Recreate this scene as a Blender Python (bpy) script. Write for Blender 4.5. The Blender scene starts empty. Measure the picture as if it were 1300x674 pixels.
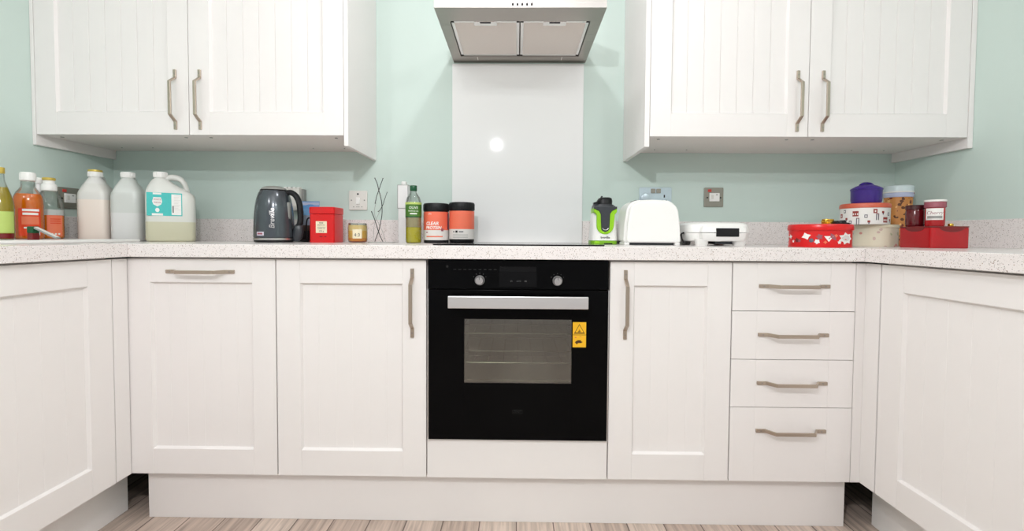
import bpy, bmesh, math, random
from mathutils import Matrix, Vector
from math import pi, sin, cos, radians
random.seed(7)
scene = bpy.context.scene
C = scene.collection

# ------------------------------------------------------------------ materials
def srgb(r, g, b):
    f = lambda c: (c/255/12.92) if c/255 <= .04045 else ((c/255+.055)/1.055)**2.4
    return (f(r), f(g), f(b), 1.0)

def new_mat(name):
    m = bpy.data.materials.new(name); m.use_nodes = True
    nt = m.node_tree; b = nt.nodes['Principled BSDF']
    return m, nt, b

def mat(name, col, rough=.5, metal=0.0, spec=.5, var=.03, vscale=25, bump=0.0, bscale=200, coat=0.0, aniso=0.0, sub=0.0):
    """principled surface with a faint procedural mottling"""
    m, nt, b = new_mat(name)
    b.inputs['Roughness'].default_value = rough
    b.inputs['Metallic'].default_value = metal
    b.inputs['Specular IOR Level'].default_value = spec
    b.inputs['Coat Weight'].default_value = coat
    b.inputs['Subsurface Weight'].default_value = sub
    if sub: b.inputs['Subsurface Radius'].default_value = (.02, .02, .02)
    tc = nt.nodes.new('ShaderNodeTexCoord')
    n = nt.nodes.new('ShaderNodeTexNoise'); n.inputs['Scale'].default_value = vscale; n.inputs['Detail'].default_value = 3
    nt.links.new(tc.outputs['Object'], n.inputs['Vector'])
    mx = nt.nodes.new('ShaderNodeMix'); mx.data_type = 'RGBA'
    c = srgb(*col)
    mx.inputs[6].default_value = tuple(min(1, v*(1-var)) for v in c[:3])+(1,)
    mx.inputs[7].default_value = tuple(min(1, v*(1+var)) for v in c[:3])+(1,)
    nt.links.new(n.outputs['Fac'], mx.inputs[0]); nt.links.new(mx.outputs[2], b.inputs['Base Color'])
    if bump:
        n2 = nt.nodes.new('ShaderNodeTexNoise'); n2.inputs['Scale'].default_value = bscale
        nt.links.new(tc.outputs['Object'], n2.inputs['Vector'])
        bp = nt.nodes.new('ShaderNodeBump'); bp.inputs['Strength'].default_value = bump; bp.inputs['Distance'].default_value = .002
        nt.links.new(n2.outputs['Fac'], bp.inputs['Height']); nt.links.new(bp.outputs['Normal'], b.inputs['Normal'])
    return m

def thin_glass(name, tint, gloss=.08, rough=.03):
    m = bpy.data.materials.new(name); m.use_nodes = True
    nt = m.node_tree; nt.nodes.clear()
    o = nt.nodes.new('ShaderNodeOutputMaterial'); t = nt.nodes.new('ShaderNodeBsdfTransparent')
    t.inputs[0].default_value = srgb(*tint)
    g = nt.nodes.new('ShaderNodeBsdfGlossy'); g.inputs['Roughness'].default_value = rough
    lw = nt.nodes.new('ShaderNodeLayerWeight'); lw.inputs['Blend'].default_value = .25
    ma = nt.nodes.new('ShaderNodeMath'); ma.operation = 'MULTIPLY_ADD'
    ma.inputs[1].default_value = .6; ma.inputs[2].default_value = gloss
    nt.links.new(lw.outputs['Fresnel'], ma.inputs[0])
    x = nt.nodes.new('ShaderNodeMixShader')
    nt.links.new(ma.outputs[0], x.inputs[0]); nt.links.new(t.outputs[0], x.inputs[1]); nt.links.new(g.outputs[0], x.inputs[2])
    nt.links.new(x.outputs[0], o.inputs['Surface'])
    return m

def ramp(nt, stops, interp='LINEAR'):
    r = nt.nodes.new('ShaderNodeValToRGB'); r.color_ramp.interpolation = interp
    el = r.color_ramp.elements
    while len(el) < len(stops): el.new(.5)
    for e, (p, c) in zip(el, stops): e.position = p; e.color = c
    return r

def banded(name, bands, zmax, rough=.35, spec=.5, sub=0.0, coat=0.0):
    """colour bands by height on the thing itself (contents / printed bands): bands = [(z_from, rgb)]"""
    m, nt, b = new_mat(name)
    b.inputs['Roughness'].default_value = rough; b.inputs['Specular IOR Level'].default_value = spec
    b.inputs['Subsurface Weight'].default_value = sub; b.inputs['Coat Weight'].default_value = coat
    if sub: b.inputs['Subsurface Radius'].default_value = (.02, .02, .02)
    tc = nt.nodes.new('ShaderNodeTexCoord'); s = nt.nodes.new('ShaderNodeSeparateXYZ')
    nt.links.new(tc.outputs['Object'], s.inputs[0])
    d = nt.nodes.new('ShaderNodeMath'); d.operation = 'DIVIDE'; d.inputs[1].default_value = zmax
    nt.links.new(s.outputs['Z'], d.inputs[0])
    st = []
    for i, (z, c) in enumerate(bands):
        p = max(0, z/zmax)
        if i: st.append((max(0, p-.008), srgb(*bands[i-1][1])))
        st.append((p, srgb(*c)))
    r = ramp(nt, st); nt.links.new(d.outputs[0], r.inputs[0]); nt.links.new(r.outputs[0], b.inputs['Base Color'])
    return m

def speckled():
    m, nt, b = new_mat('speckled_quartz')
    b.inputs['Roughness'].default_value = .22; b.inputs['Specular IOR Level'].default_value = .45
    tc = nt.nodes.new('ShaderNodeTexCoord')
    base = srgb(238, 232, 230)
    last = None
    for sc, th, col in ((230, .24, (138, 130, 126)), (150, .2, (172, 152, 138)), (420, .3, (206, 199, 196))):
        v = nt.nodes.new('ShaderNodeTexVoronoi'); v.inputs['Scale'].default_value = sc
        nt.links.new(tc.outputs['Object'], v.inputs['Vector'])
        n = nt.nodes.new('ShaderNodeTexNoise'); n.inputs['Scale'].default_value = sc*.45
        nt.links.new(tc.outputs['Object'], n.inputs['Vector'])
        lt = nt.nodes.new('ShaderNodeMath'); lt.operation = 'LESS_THAN'; lt.inputs[1].default_value = th
        nt.links.new(v.outputs['Distance'], lt.inputs[0])
        g = nt.nodes.new('ShaderNodeMath'); g.operation = 'GREATER_THAN'; g.inputs[1].default_value = .5
        nt.links.new(n.outputs['Fac'], g.inputs[0])
        mu = nt.nodes.new('ShaderNodeMath'); mu.operation = 'MULTIPLY'
        nt.links.new(lt.outputs[0], mu.inputs[0]); nt.links.new(g.outputs[0], mu.inputs[1])
        mx = nt.nodes.new('ShaderNodeMix'); mx.data_type = 'RGBA'
        if last is None: mx.inputs[6].default_value = base
        else: nt.links.new(last, mx.inputs[6])
        mx.inputs[7].default_value = srgb(*col)
        nt.links.new(mu.outputs[0], mx.inputs[0]); last = mx.outputs[2]
    nt.links.new(last, b.inputs['Base Color'])
    return m

def plank_floor():
    m, nt, b = new_mat('grey_oak_planks')
    b.inputs['Roughness'].default_value = .5
    tc = nt.nodes.new('ShaderNodeTexCoord')
    mp = nt.nodes.new('ShaderNodeMapping'); mp.inputs['Rotation'].default_value = (0, 0, pi/2)
    nt.links.new(tc.outputs['Object'], mp.inputs[0])
    br = nt.nodes.new('ShaderNodeTexBrick')
    br.inputs['Scale'].default_value = 1; br.inputs['Brick Width'].default_value = 1.2; br.inputs['Row Height'].default_value = .125
    br.inputs['Mortar Size'].default_value = .0022; br.inputs['Mortar Smooth'].default_value = .2; br.inputs['Bias'].default_value = 0
    br.inputs['Color1'].default_value = srgb(216, 200, 188); br.inputs['Color2'].default_value = srgb(190, 172, 160)
    br.inputs['Mortar'].default_value = srgb(112, 98, 90); br.offset = .37
    nt.links.new(mp.outputs[0], br.inputs['Vector'])
    mp2 = nt.nodes.new('ShaderNodeMapping'); mp2.inputs['Scale'].default_value = (38, 2.2, 1)
    nt.links.new(tc.outputs['Object'], mp2.inputs[0])
    n = nt.nodes.new('ShaderNodeTexNoise'); n.inputs['Scale'].default_value = 1.6; n.inputs['Detail'].default_value = 6; n.inputs['Distortion'].default_value = .8
    nt.links.new(mp2.outputs[0], n.inputs['Vector'])
    r = ramp(nt, [(.3, (.62, .6, .58, 1)), (.62, (1.08, 1.06, 1.04, 1))]); nt.links.new(n.outputs['Fac'], r.inputs[0])
    mx = nt.nodes.new('ShaderNodeMix'); mx.data_type = 'RGBA'; mx.blend_type = 'MULTIPLY'; mx.inputs[0].default_value = 1
    nt.links.new(br.outputs['Color'], mx.inputs[6]); nt.links.new(r.outputs[0], mx.inputs[7])
    nt.links.new(mx.outputs[2], b.inputs['Base Color'])
    bp = nt.nodes.new('ShaderNodeBump'); bp.inputs['Strength'].default_value = .15; bp.inputs['Distance'].default_value = .001
    nt.links.new(n.outputs['Fac'], bp.inputs['Height']); nt.links.new(bp.outputs['Normal'], b.inputs['Normal'])
    return m

def brushed(name, col, rough=.32, axis='X'):
    m, nt, b = new_mat(name)
    b.inputs['Metallic'].default_value = 1; b.inputs['Base Color'].default_value = srgb(*col)
    tc = nt.nodes.new('ShaderNodeTexCoord'); mp = nt.nodes.new('ShaderNodeMapping')
    mp.inputs['Scale'].default_value = (2, 300, 300) if axis == 'X' else (300, 300, 2)
    nt.links.new(tc.outputs['Object'], mp.inputs[0])
    n = nt.nodes.new('ShaderNodeTexNoise'); n.inputs['Scale'].default_value = 1; n.inputs['Detail'].default_value = 2
    nt.links.new(mp.outputs[0], n.inputs['Vector'])
    mr = nt.nodes.new('ShaderNodeMapRange'); mr.inputs[3].default_value = rough-.08; mr.inputs[4].default_value = rough+.1
    nt.links.new(n.outputs['Fac'], mr.inputs[0]); nt.links.new(mr.outputs[0], b.inputs['Roughness'])
    return m

def spotted(name, base, spots, scale, th=.3, rough=.4):
    """printed pattern: random coloured cells on a base colour"""
    m, nt, b = new_mat(name)
    b.inputs['Roughness'].default_value = rough
    tc = nt.nodes.new('ShaderNodeTexCoord'); last = None
    for i, (col, off) in enumerate(spots):
        mp = nt.nodes.new('ShaderNodeMapping'); mp.inputs['Location'].default_value = (off, off*.7, off*.3)
        nt.links.new(tc.outputs['Object'], mp.inputs[0])
        v = nt.nodes.new('ShaderNodeTexVoronoi'); v.inputs['Scale'].default_value = scale
        nt.links.new(mp.outputs[0], v.inputs['Vector'])
        n = nt.nodes.new('ShaderNodeTexNoise'); n.inputs['Scale'].default_value = scale*3
        nt.links.new(mp.outputs[0], n.inputs['Vector'])
        a = nt.nodes.new('ShaderNodeMath'); a.operation = 'MULTIPLY_ADD'; a.inputs[1].default_value = .35
        nt.links.new(n.outputs['Fac'], a.inputs[0]); nt.links.new(v.outputs['Distance'], a.inputs[2])
        lt = nt.nodes.new('ShaderNodeMath'); lt.operation = 'LESS_THAN'; lt.inputs[1].default_value = th+.16
        nt.links.new(a.outputs[0], lt.inputs[0])
        mx = nt.nodes.new('ShaderNodeMix'); mx.data_type = 'RGBA'
        if last is None: mx.inputs[6].default_value = srgb(*base)
        else: nt.links.new(last, mx.inputs[6])
        mx.inputs[7].default_value = srgb(*col)
        nt.links.new(lt.outputs[0], mx.inputs[0]); last = mx.outputs[2]
    nt.links.new(last, b.inputs['Base Color'])
    return m

M = {}
M['white'] = mat('white_cabinet_paint', (240, 236, 234), .42, spec=.4, var=.008, bump=.05, bscale=320)
M['white_in'] = mat('white_melamine', (240, 234, 230), .5, spec=.3, var=.01)
M['mint'] = mat('mint_wall_paint', (206, 222, 215), .6, spec=.25, var=.012, vscale=6, bump=.08, bscale=260)
M['ceil'] = mat('white_ceiling_paint', (240, 240, 238), .8, spec=.1, var=.01)
M['floor'] = plank_floor()
M['quartz'] = speckled()
M['nickel'] = brushed('brushed_nickel', (186, 172, 158), .34, 'Z')
M['steel'] = brushed('brushed_steel', (168, 161, 155), .3, 'X')
M['steel_lip'] = brushed('polished_steel', (226, 222, 220), .22, 'X')
M['filter'] = mat('aluminium_filter_mesh', (242, 232, 226), .6, metal=.05, var=.06, vscale=400, bump=.4, bscale=500)
M['alu'] = brushed('satin_aluminium', (226, 226, 226), .3, 'X')
M['chrome'] = mat('chrome', (196, 194, 192), .28, metal=1, var=.01)
M['splash'] = mat('white_glass', (241, 242, 241), .045, spec=.5, var=.003)
M['blackglass'] = mat('black_glass', (9, 9, 10), .13, spec=.05, var=.02)
M['hobglass'] = mat('black_hob_glass', (10, 10, 11), .1, spec=.2, var=.02)
M['black'] = mat('black_plastic', (20, 20, 22), .4, spec=.3)
M['dark'] = mat('charcoal_plastic', (52, 55, 60), .3)
M['blacksoft'] = mat('soft_black_rubber', (28, 29, 31), .55, spec=.3)
M['greyprint'] = mat('grey_print', (96, 96, 96), .6)
M['dimprint'] = mat('dim_grey_print', (40, 40, 40), .6, spec=.1)
M['rectdisp'] = mat('dark_display', (13, 13, 14), .1, spec=.12)
M['dispstrip'] = mat('display_strip', (20, 20, 21), .3, spec=.1)
M['enamel'] = mat('grey_enamel', (150, 152, 146), .35, var=.08, vscale=8)
M['wire'] = mat('steel_wire', (190, 190, 188), .25, metal=1)
M['ovenpane'] = thin_glass('oven_window_glass', (205, 208, 198), .16, .12)
M['glass'] = thin_glass('clear_glass', (236, 240, 238), .05, .03)
M['yellow'] = mat('yellow_sticker', (244, 186, 28), .5)
M['brownprint'] = mat('dark_brown_print', (70, 40, 10), .6)
M['whiteplas'] = mat('white_plastic', (244, 243, 240), .28, spec=.5, var=.006)
M['offwhite'] = mat('off_white_plastic', (226, 224, 218), .35)
M['greyplas'] = mat('grey_plastic', (150, 150, 146), .4)
M['whiteprint'] = mat('white_print', (240, 238, 234), .5)
M['steelplate'] = mat('brushed_switch_plate', (150, 146, 136), .38, metal=.55, var=.04)
M['filmplate'] = mat('steel_plate_with_bluish_film', (196, 210, 218), .3, metal=.4, var=.14, vscale=40)
M['redneon'] = mat('red_indicator', (200, 60, 52), .3)
M['red'] = mat('red_lacquer', (214, 14, 18), .28, spec=.5, var=.03)
M['deepred'] = mat('deep_red_tin', (176, 18, 26), .22, spec=.5, var=.05)
M['darkred'] = mat('dark_red_lid', (118, 26, 26), .3)
M['maroon'] = mat('maroon_glass', (92, 12, 20), .12, spec=.6)
M['maroonlid'] = mat('maroon_lid', (62, 12, 18), .3)
M['cream'] = mat('cream_label', (238, 226, 196), .6)
M['brass'] = mat('polished_brass', (214, 170, 70), .2, metal=.9)
M['purple'] = mat('purple_enamel', (58, 34, 128), .3, spec=.5)
M['coral'] = mat('coral_label', (238, 112, 84), .45, var=.04)
M['greylabel'] = mat('pale_grey_label', (222, 218, 214), .5)
M['lime'] = mat('lime_green_plastic', (146, 206, 24), .3)
M['limed'] = mat('green_plastic_base', (120, 176, 32), .35)
M['orangelid'] = mat('terracotta_lid', (206, 98, 72), .4)
M['gold'] = mat('pale_gold_cap', (206, 180, 84), .35, metal=.3)
M['darkgreen'] = mat('dark_green_cap', (14, 82, 48), .35)
M['greenlabel'] = mat('green_label', (70, 118, 40), .5, var=.08)
M['teal'] = mat('teal_label', (66, 190, 186), .5, var=.08, vscale=60)
M['redlabel'] = mat('red_label', (222, 66, 24), .5)
M['salmon'] = mat('salmon_print', (232, 120, 84), .5)
M['limelabel'] = mat('pale_lime_label', (186, 206, 110), .5, var=.08)
M['oliveliq'] = mat('olive_liquid', (186, 160, 20), .15, var=.05)
M['orangeliq'] = mat('orange_liquid', (248, 124, 10), .12, var=.05)
M['orangeliq2'] = mat('bright_orange_liquid', (254, 138, 34), .15, var=.04)
M['oil'] = mat('golden_oil', (206, 190, 36), .12, var=.12, vscale=40)
M['kettle'] = mat('slate_grey_metallic', (74, 80, 86), .2, metal=.35, coat=.4, var=.03)
M['frost'] = mat('frosted_clear_plastic', (232, 230, 230), .3, var=.02)
M['wax'] = banded('amber_wax', [(0, (214, 92, 10)), (.008, (250, 156, 36)), (.02, (254, 198, 92)), (.05, (254, 220, 150))], .08, .4, sub=.0)
M['kprint'] = mat('pale_lilac_sticker', (226, 218, 232), .5)
M['darkmetal'] = mat('dark_iron_wire', (52, 54, 54), .4, metal=.6)
M['palewire'] = mat('pale_silver_wire', (170, 172, 170), .3, metal=.5)
M['bluefoil'] = banded('blue_and_dark_foil', [(0, (46, 40, 42)), (.05, (84, 66, 60)), (.075, (150, 160, 178)), (.12, (120, 168, 214)), (.15, (96, 152, 208))], .2, .3)
M['jarfood'] = spotted('biscuit_print', (196, 132, 68), [((120, 44, 30), 0), ((92, 50, 22), 3.1), ((226, 176, 110), 5.7)], 40, .27)
M['jarwhite'] = mat('pale_blue_white_lid', (206, 220, 222), .35)
M['lilac'] = mat('pale_lilac_band', (190, 196, 222), .35)
M['creamtin'] = spotted('cream_floral_print', (226, 218, 196), [((206, 180, 168), 0), ((190, 196, 160), 2.3), ((214, 150, 140), 6.1)], 30, .2, .16)
M['creamrim'] = mat('cream_tin_rim', (222, 212, 186), .3)
M['tinwhite'] = mat('white_printed_tin', (236, 234, 230), .4)
M['tinred'] = mat('brick_red_print', (150, 52, 44), .5)
M['tingrey'] = mat('slate_print', (92, 88, 100), .5)
M['jug_a'] = banded('milky_plastic_peach_contents', [(0, (240, 228, 218)), (.17, (222, 221, 216)), (.235, (230, 229, 226))], .3, .3, sub=.1)
M['jug_b'] = banded('milky_plastic_grey_contents', [(0, (222, 223, 222)), (.118, (208, 212, 208)), (.2, (214, 218, 214))], .3, .3, sub=.1)
M['jug_c'] = banded('milky_plastic_green_contents', [(0, (206, 204, 178)), (.082, (220, 221, 214)), (.2, (224, 225, 220))], .3, .3, sub=.1)
M['mauve'] = mat('dusky_print', (150, 80, 92), .5)

# ------------------------------------------------------------------ mesh builder
class MB:
    def __init__(s): s.bm = bmesh.new(); s.mats = []
    def mi(s, m):
        if m not in s.mats: s.mats.append(m)
        return s.mats.index(m)
    def _merge(s, t, m, M4=None, smooth=True):
        if M4 is not None: bmesh.ops.transform(t, matrix=M4, verts=t.verts)
        i = s.mi(m)
        for f in t.faces:
            f.material_index = i
            if smooth is not None: f.smooth = smooth
        me = bpy.data.meshes.new('tmp'); t.to_mesh(me); t.free(); s.bm.from_mesh(me); bpy.data.meshes.remove(me)
    def box(s, x0, x1, y0, y1, z0, z1, m, bev=0.0, seg=2, M4=None):
        t = bmesh.new(); bmesh.ops.create_cube(t, size=1)
        for v in t.verts:
            v.co = Vector((x0+(v.co.x+.5)*(x1-x0), y0+(v.co.y+.5)*(y1-y0), z0+(v.co.z+.5)*(z1-z0)))
        if bev: bmesh.ops.bevel(t, geom=list(t.edges), offset=bev, segments=seg, affect='EDGES', profile=.5)
        s._merge(t, m, M4, False); return s
    def rbox(s, x0, x1, y0, y1, z0, z1, m, r, bev=0.0, n=5, M4=None):
        """box with rounded vertical corners"""
        pts = []
        for (cx, cy, a0) in ((x1-r, y1-r, 0), (x0+r, y1-r, 90), (x0+r, y0+r, 180), (x1-r, y0+r, 270)):
            for k in range(n+1):
                a = radians(a0+90*k/n); pts.append((cx+r*cos(a), cy+r*sin(a)))
        return s.prism(pts, z0, z1, m, 'Z', bev, M4)
    def prism(s, pts, a0, a1, m, axis='Z', bev=0.0, M4=None, seg=2):
        """extrude a polygon; axis Z: pts are (x,y); axis Y: pts are (x,z); axis X: pts are (y,z)"""
        t = bmesh.new()
        def P(p, a): return (p[0], p[1], a) if axis == 'Z' else ((p[0], a, p[1]) if axis == 'Y' else (a, p[0], p[1]))
        lo = [t.verts.new(P(p, a0)) for p in pts]; hi = [t.verts.new(P(p, a1)) for p in pts]
        n = len(pts)
        f0 = t.faces.new(lo); f1 = t.faces.new(hi)
        for i in range(n): t.faces.new((lo[i], lo[(i+1) % n], hi[(i+1) % n], hi[i])).smooth = n > 12
        bmesh.ops.recalc_face_normals(t, faces=t.faces)
        if bev:
            rb = bmesh.ops.bevel(t, geom=list(set(f0.edges) | set(f1.edges)), offset=bev, segments=seg, affect='EDGES', profile=.5)
            for f in rb['faces']: f.smooth = False
        s._merge(t, m, M4, None); return s
    def cyl(s, p0, p1, r0, m, r1=None, n=24, bev=0.0):
        r1 = r0 if r1 is None else r1
        p0 = Vector(p0); p1 = Vector(p1); d = p1-p0
        t = bmesh.new()
        bmesh.ops.create_cone(t, cap_ends=True, segments=n, radius1=r0, radius2=r1, depth=d.length)
        if bev:
            e = [e for e in t.edges if abs(e.verts[0].co.z-e.verts[1].co.z) < 1e-6]
            bmesh.ops.bevel(t, geom=e, offset=bev, segments=2, affect='EDGES', profile=.5)
        q = Vector((0, 0, 1)).rotation_difference(d.normalized())
        s._merge(t, m, Matrix.Translation((p0+p1)/2) @ q.to_matrix().to_4x4()); return s
    def lathe(s, prof, m, n=40, cx=0, cy=0, M4=None):
        """prof: list of (r,z) from bottom to top"""
        t = bmesh.new(); rings = []
        for r, z in prof:
            if r < 1e-5: rings.append([t.verts.new((cx, cy, z))])
            else: rings.append([t.verts.new((cx+r*cos(2*pi*k/n), cy+r*sin(2*pi*k/n), z)) for k in range(n)])
        for A, B in zip(rings, rings[1:]):
            for k in range(n):
                a, b = A[k % len(A)], A[(k+1) % len(A)]; c, d = B[(k+1) % len(B)], B[k % len(B)]
                vs = [v for i, v in enumerate((a, b, c, d)) if v not in (a, b, c, d)[:i]]
                if len(vs) > 2: t.faces.new(vs)
        if len(rings[0]) > 2: t.faces.new(rings[0][::-1])
        if len(rings[-1]) > 2: t.faces.new(rings[-1])
        bmesh.ops.recalc_face_normals(t, faces=t.faces)
        s._merge(t, m, M4); return s
    def loft(s, secs, m, n=40, M4=None):
        """secs: (z, cx, cy, hx, hy, power) superellipse sections"""
        t = bmesh.new(); rings = []
        for z, cx, cy, hx, hy, pw in secs:
            R = []
            for k in range(n):
                a = 2*pi*k/n; c, q = cos(a), sin(a)
                R.append(t.verts.new((cx+hx*math.copysign(abs(c)**(2/pw), c), cy+hy*math.copysign(abs(q)**(2/pw), q), z)))
            rings.append(R)
        for A, B in zip(rings, rings[1:]):
            for k in range(n): t.faces.new((A[k], A[(k+1) % n], B[(k+1) % n], B[k]))
        t.faces.new(rings[0][::-1]); t.faces.new(rings[-1])
        bmesh.ops.recalc_face_normals(t, faces=t.faces)
        s._merge(t, m, M4); return s
    def tube(s, pts, r, m, n=10, sub=6, closed=False, ry=None):
        """round tube through points (Catmull-Rom)"""
        P = [Vector(p) for p in pts]; out = []
        if sub > 1:
            for i in range(len(P)-1):
                a = P[max(i-1, 0)]; b = P[i]; c = P[i+1]; d = P[min(i+2, len(P)-1)]
                for k in range(sub):
                    u = k/sub
                    out.append(.5*((2*b)+(c-a)*u+(2*a-5*b+4*c-d)*u*u+(3*b-a-3*c+d)*u**3))
            out.append(P[-1])
        else: out = P
        t = bmesh.new(); rings = []; up = None
        for i, p in enumerate(out):
            d = (out[min(i+1, len(out)-1)]-out[max(i-1, 0)]).normalized()
            if up is None:
                up = Vector((0, 1, 0)) if abs(d.y) < .9 else Vector((1, 0, 0))
            x = d.cross(up).normalized(); up = x.cross(d).normalized()
            rr = r if not callable(r) else r(i/(len(out)-1))
            r2 = rr if ry is None else ry
            rings.append([t.verts.new(p+x*rr*cos(2*pi*k/n)+up*r2*sin(2*pi*k/n)) for k in range(n)])
        for A, B in zip(rings, rings[1:]):
            for k in range(n): t.faces.new((A[k], A[(k+1) % n], B[(k+1) % n], B[k]))
        t.faces.new(rings[0][::-1]); t.faces.new(rings[-1])
        bmesh.ops.recalc_face_normals(t, faces=t.faces)
        s._merge(t, m); return s
    def arc_label(s, r, a0, a1, z0, z1, m, thick=.0006, n=16, cx=0, cy=0):
        """printed label wrapped round a cylinder; angle 0 faces -y, positive to +x"""
        t = bmesh.new(); ro = r+thick; g = []
        for k in range(n+1):
            a = radians(a0+(a1-a0)*k/n)
            d = Vector((sin(a), -cos(a), 0))
            g.append([t.verts.new(Vector((cx, cy, z))+d*q) for q, z in ((r-.0005, z0), (ro, z0), (ro, z1), (r-.0005, z1))])
        for A, B in zip(g, g[1:]):
            for k in range(4): t.faces.new((A[k], A[(k+1) % 4], B[(k+1) % 4], B[k]))
        t.faces.new(g[0]); t.faces.new(g[-1][::-1])
        bmesh.ops.recalc_face_normals(t, faces=t.faces)
        s._merge(t, m); return s
    def text(s, body, size, m, M4=None, wrap=None, depth=.0003, spacing=1.0, align='CENTER', shear=0.0, bold=0.0):
        """lettering lying in the xz plane facing -y (centred on the origin), optionally wrapped on a cylinder of radius wrap"""
        cu = bpy.data.curves.new('txt', 'FONT'); cu.body = body; cu.size = size
        cu.align_x = align; cu.align_y = 'CENTER'; cu.extrude = depth; cu.space_character = spacing; cu.shear = shear; cu.offset = bold
        cu.resolution_u = 3
        o = bpy.data.objects.new('txt', cu); C.objects.link(o)
        dg = bpy.context.evaluated_depsgraph_get()
        me = bpy.data.meshes.new_from_object(o.evaluated_get(dg))
        bpy.data.objects.remove(o); bpy.data.curves.remove(cu)
        t = bmesh.new(); t.from_mesh(me); bpy.data.meshes.remove(me)
        bmesh.ops.transform(t, matrix=Matrix.Rotation(pi/2, 4, 'X'), verts=t.verts)
        if wrap:
            for v in t.verts:
                a = v.co.x/wrap; r = wrap-v.co.y
                v.co = Vector((r*sin(a), -r*cos(a), v.co.z))
        s._merge(t, m, M4); return s
    def obj(s, name, parent=None, loc=None, rot=None, world=False, smooth=35, sharp=False):
        me = bpy.data.meshes.new(name); s.bm.to_mesh(me); s.bm.free()
        for m in s.mats: me.materials.append(m)
        if world and parent is not None: me.transform(pmat(parent).inverted())
        fl = [p.use_smooth for p in me.polygons]
        me.set_sharp_from_angle(angle=radians(smooth))
        me.polygons.foreach_set('use_smooth', fl)
        o = bpy.data.objects.new(name, me); C.objects.link(o)
        if parent is not None: o.parent = parent
        if loc: o.location = loc
        if rot: o.rotation_euler = rot
        return o

def pmat(o):
    m = Matrix.LocRotScale(o.location, o.rotation_euler, o.scale)
    return (pmat(o.parent) @ m) if o.parent else m
def tag(o, label, cat, group=None):
    o['label'] = label; o['category'] = cat
    if group: o['group'] = group
    return o
def thing(name, label, cat, loc=(0, 0, 0), rz=0.0, group=None):
    o = bpy.data.objects.new(name, None); C.objects.link(o)
    o.location = loc; o.rotation_euler = (0, 0, rz); o.empty_display_size = .05
    return tag(o, label, cat, group)
def struct(o): o['kind'] = 'structure'; return o
def T(x, y, z): return Matrix.Translation((x, y, z))
def RX(a): return Matrix.Rotation(a, 4, 'X')
def RY(a): return Matrix.Rotation(a, 4, 'Y')
def RZ(a): return Matrix.Rotation(a, 4, 'Z')

# ------------------------------------------------------------------ measures (metres; back wall is y = 0, floor is z = 0)
XL, XR = -1.888, 1.719                       # side walls
DB, DT = .170, .894                          # base doors bottom / top
WB, WT = .900, .9432                         # worktop bottom / top
UB = 1.359                                   # wall cabinets, underside
UY = -.341                                   # wall cabinets, front of the doors
FY = -.600                                   # base units, front of the doors

# ------------------------------------------------------------------ the room
def slab(name, a, m):
    b = MB(); b.box(*a, m); return struct(b.obj(name))
slab('floor', (XL-.1, XR+.1, -4.6, .1, -.05, 0), M['floor'])
slab('ceiling', (XL-.1, XR+.1, -4.6, .1, 2.45, 2.5), M['ceil'])
slab('wall_back', (XL-.1, XR+.1, 0, .1, 0, 2.45), M['mint'])
slab('wall_left', (XL-.1, XL, -4.6, 0, 0, 2.45), M['mint'])
slab('wall_right', (XR, XR+.1, -4.6, 0, 0, 2.45), M['mint'])

# ------------------------------------------------------------------ cabinet pieces
def handle_mesh():
    b = MB(); L = .114
    path = [(-L, .0025), (-L+.030, .0025), (-L+.052, .030), (L-.052, .030), (L-.030, .0025), (L, .0025)]
    th = .0055; w = .006
    def off(i, sgn):
        p = Vector(path[i]); a = Vector(path[max(i-1, 0)]); c = Vector(path[min(i+1, len(path)-1)])
        d1 = (p-a).normalized() if i else (c-p).normalized(); d2 = (c-p).normalized() if i < len(path)-1 else d1
        n = Vector((-(d1+d2).y, (d1+d2).x)).normalized()
        k = th/2/max(.4, n.dot(Vector((-d1.y, d1.x))))
        return p+n*k*sgn
    poly = [off(i, 1) for i in range(len(path))]+[off(i, -1) for i in reversed(range(len(path)))]
    pts = [(-q.y, q.x) for q in poly]             # (y,z): outwards is -y
    b.prism(pts, -w, w, M['nickel'], 'X', bev=.0016)
    for z in (-L+.015, L-.015): b.cyl((0, -.0052, z), (0, -.0062, z), .0028, M['steel'], n=10)
    o = b.obj('handle'); me = o.data; bpy.data.objects.remove(o); return me
HANDLE = handle_mesh()
def handle(parent, x, y, z, horizontal=False):
    o = bpy.data.objects.new('handle', HANDLE); C.objects.link(o); o.parent = parent
    o.location = (x, y, z)
    if horizontal: o.rotation_euler = (0, pi/2, 0)
    o['label'] = 'brushed nickel bow handle'
    return o

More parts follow.
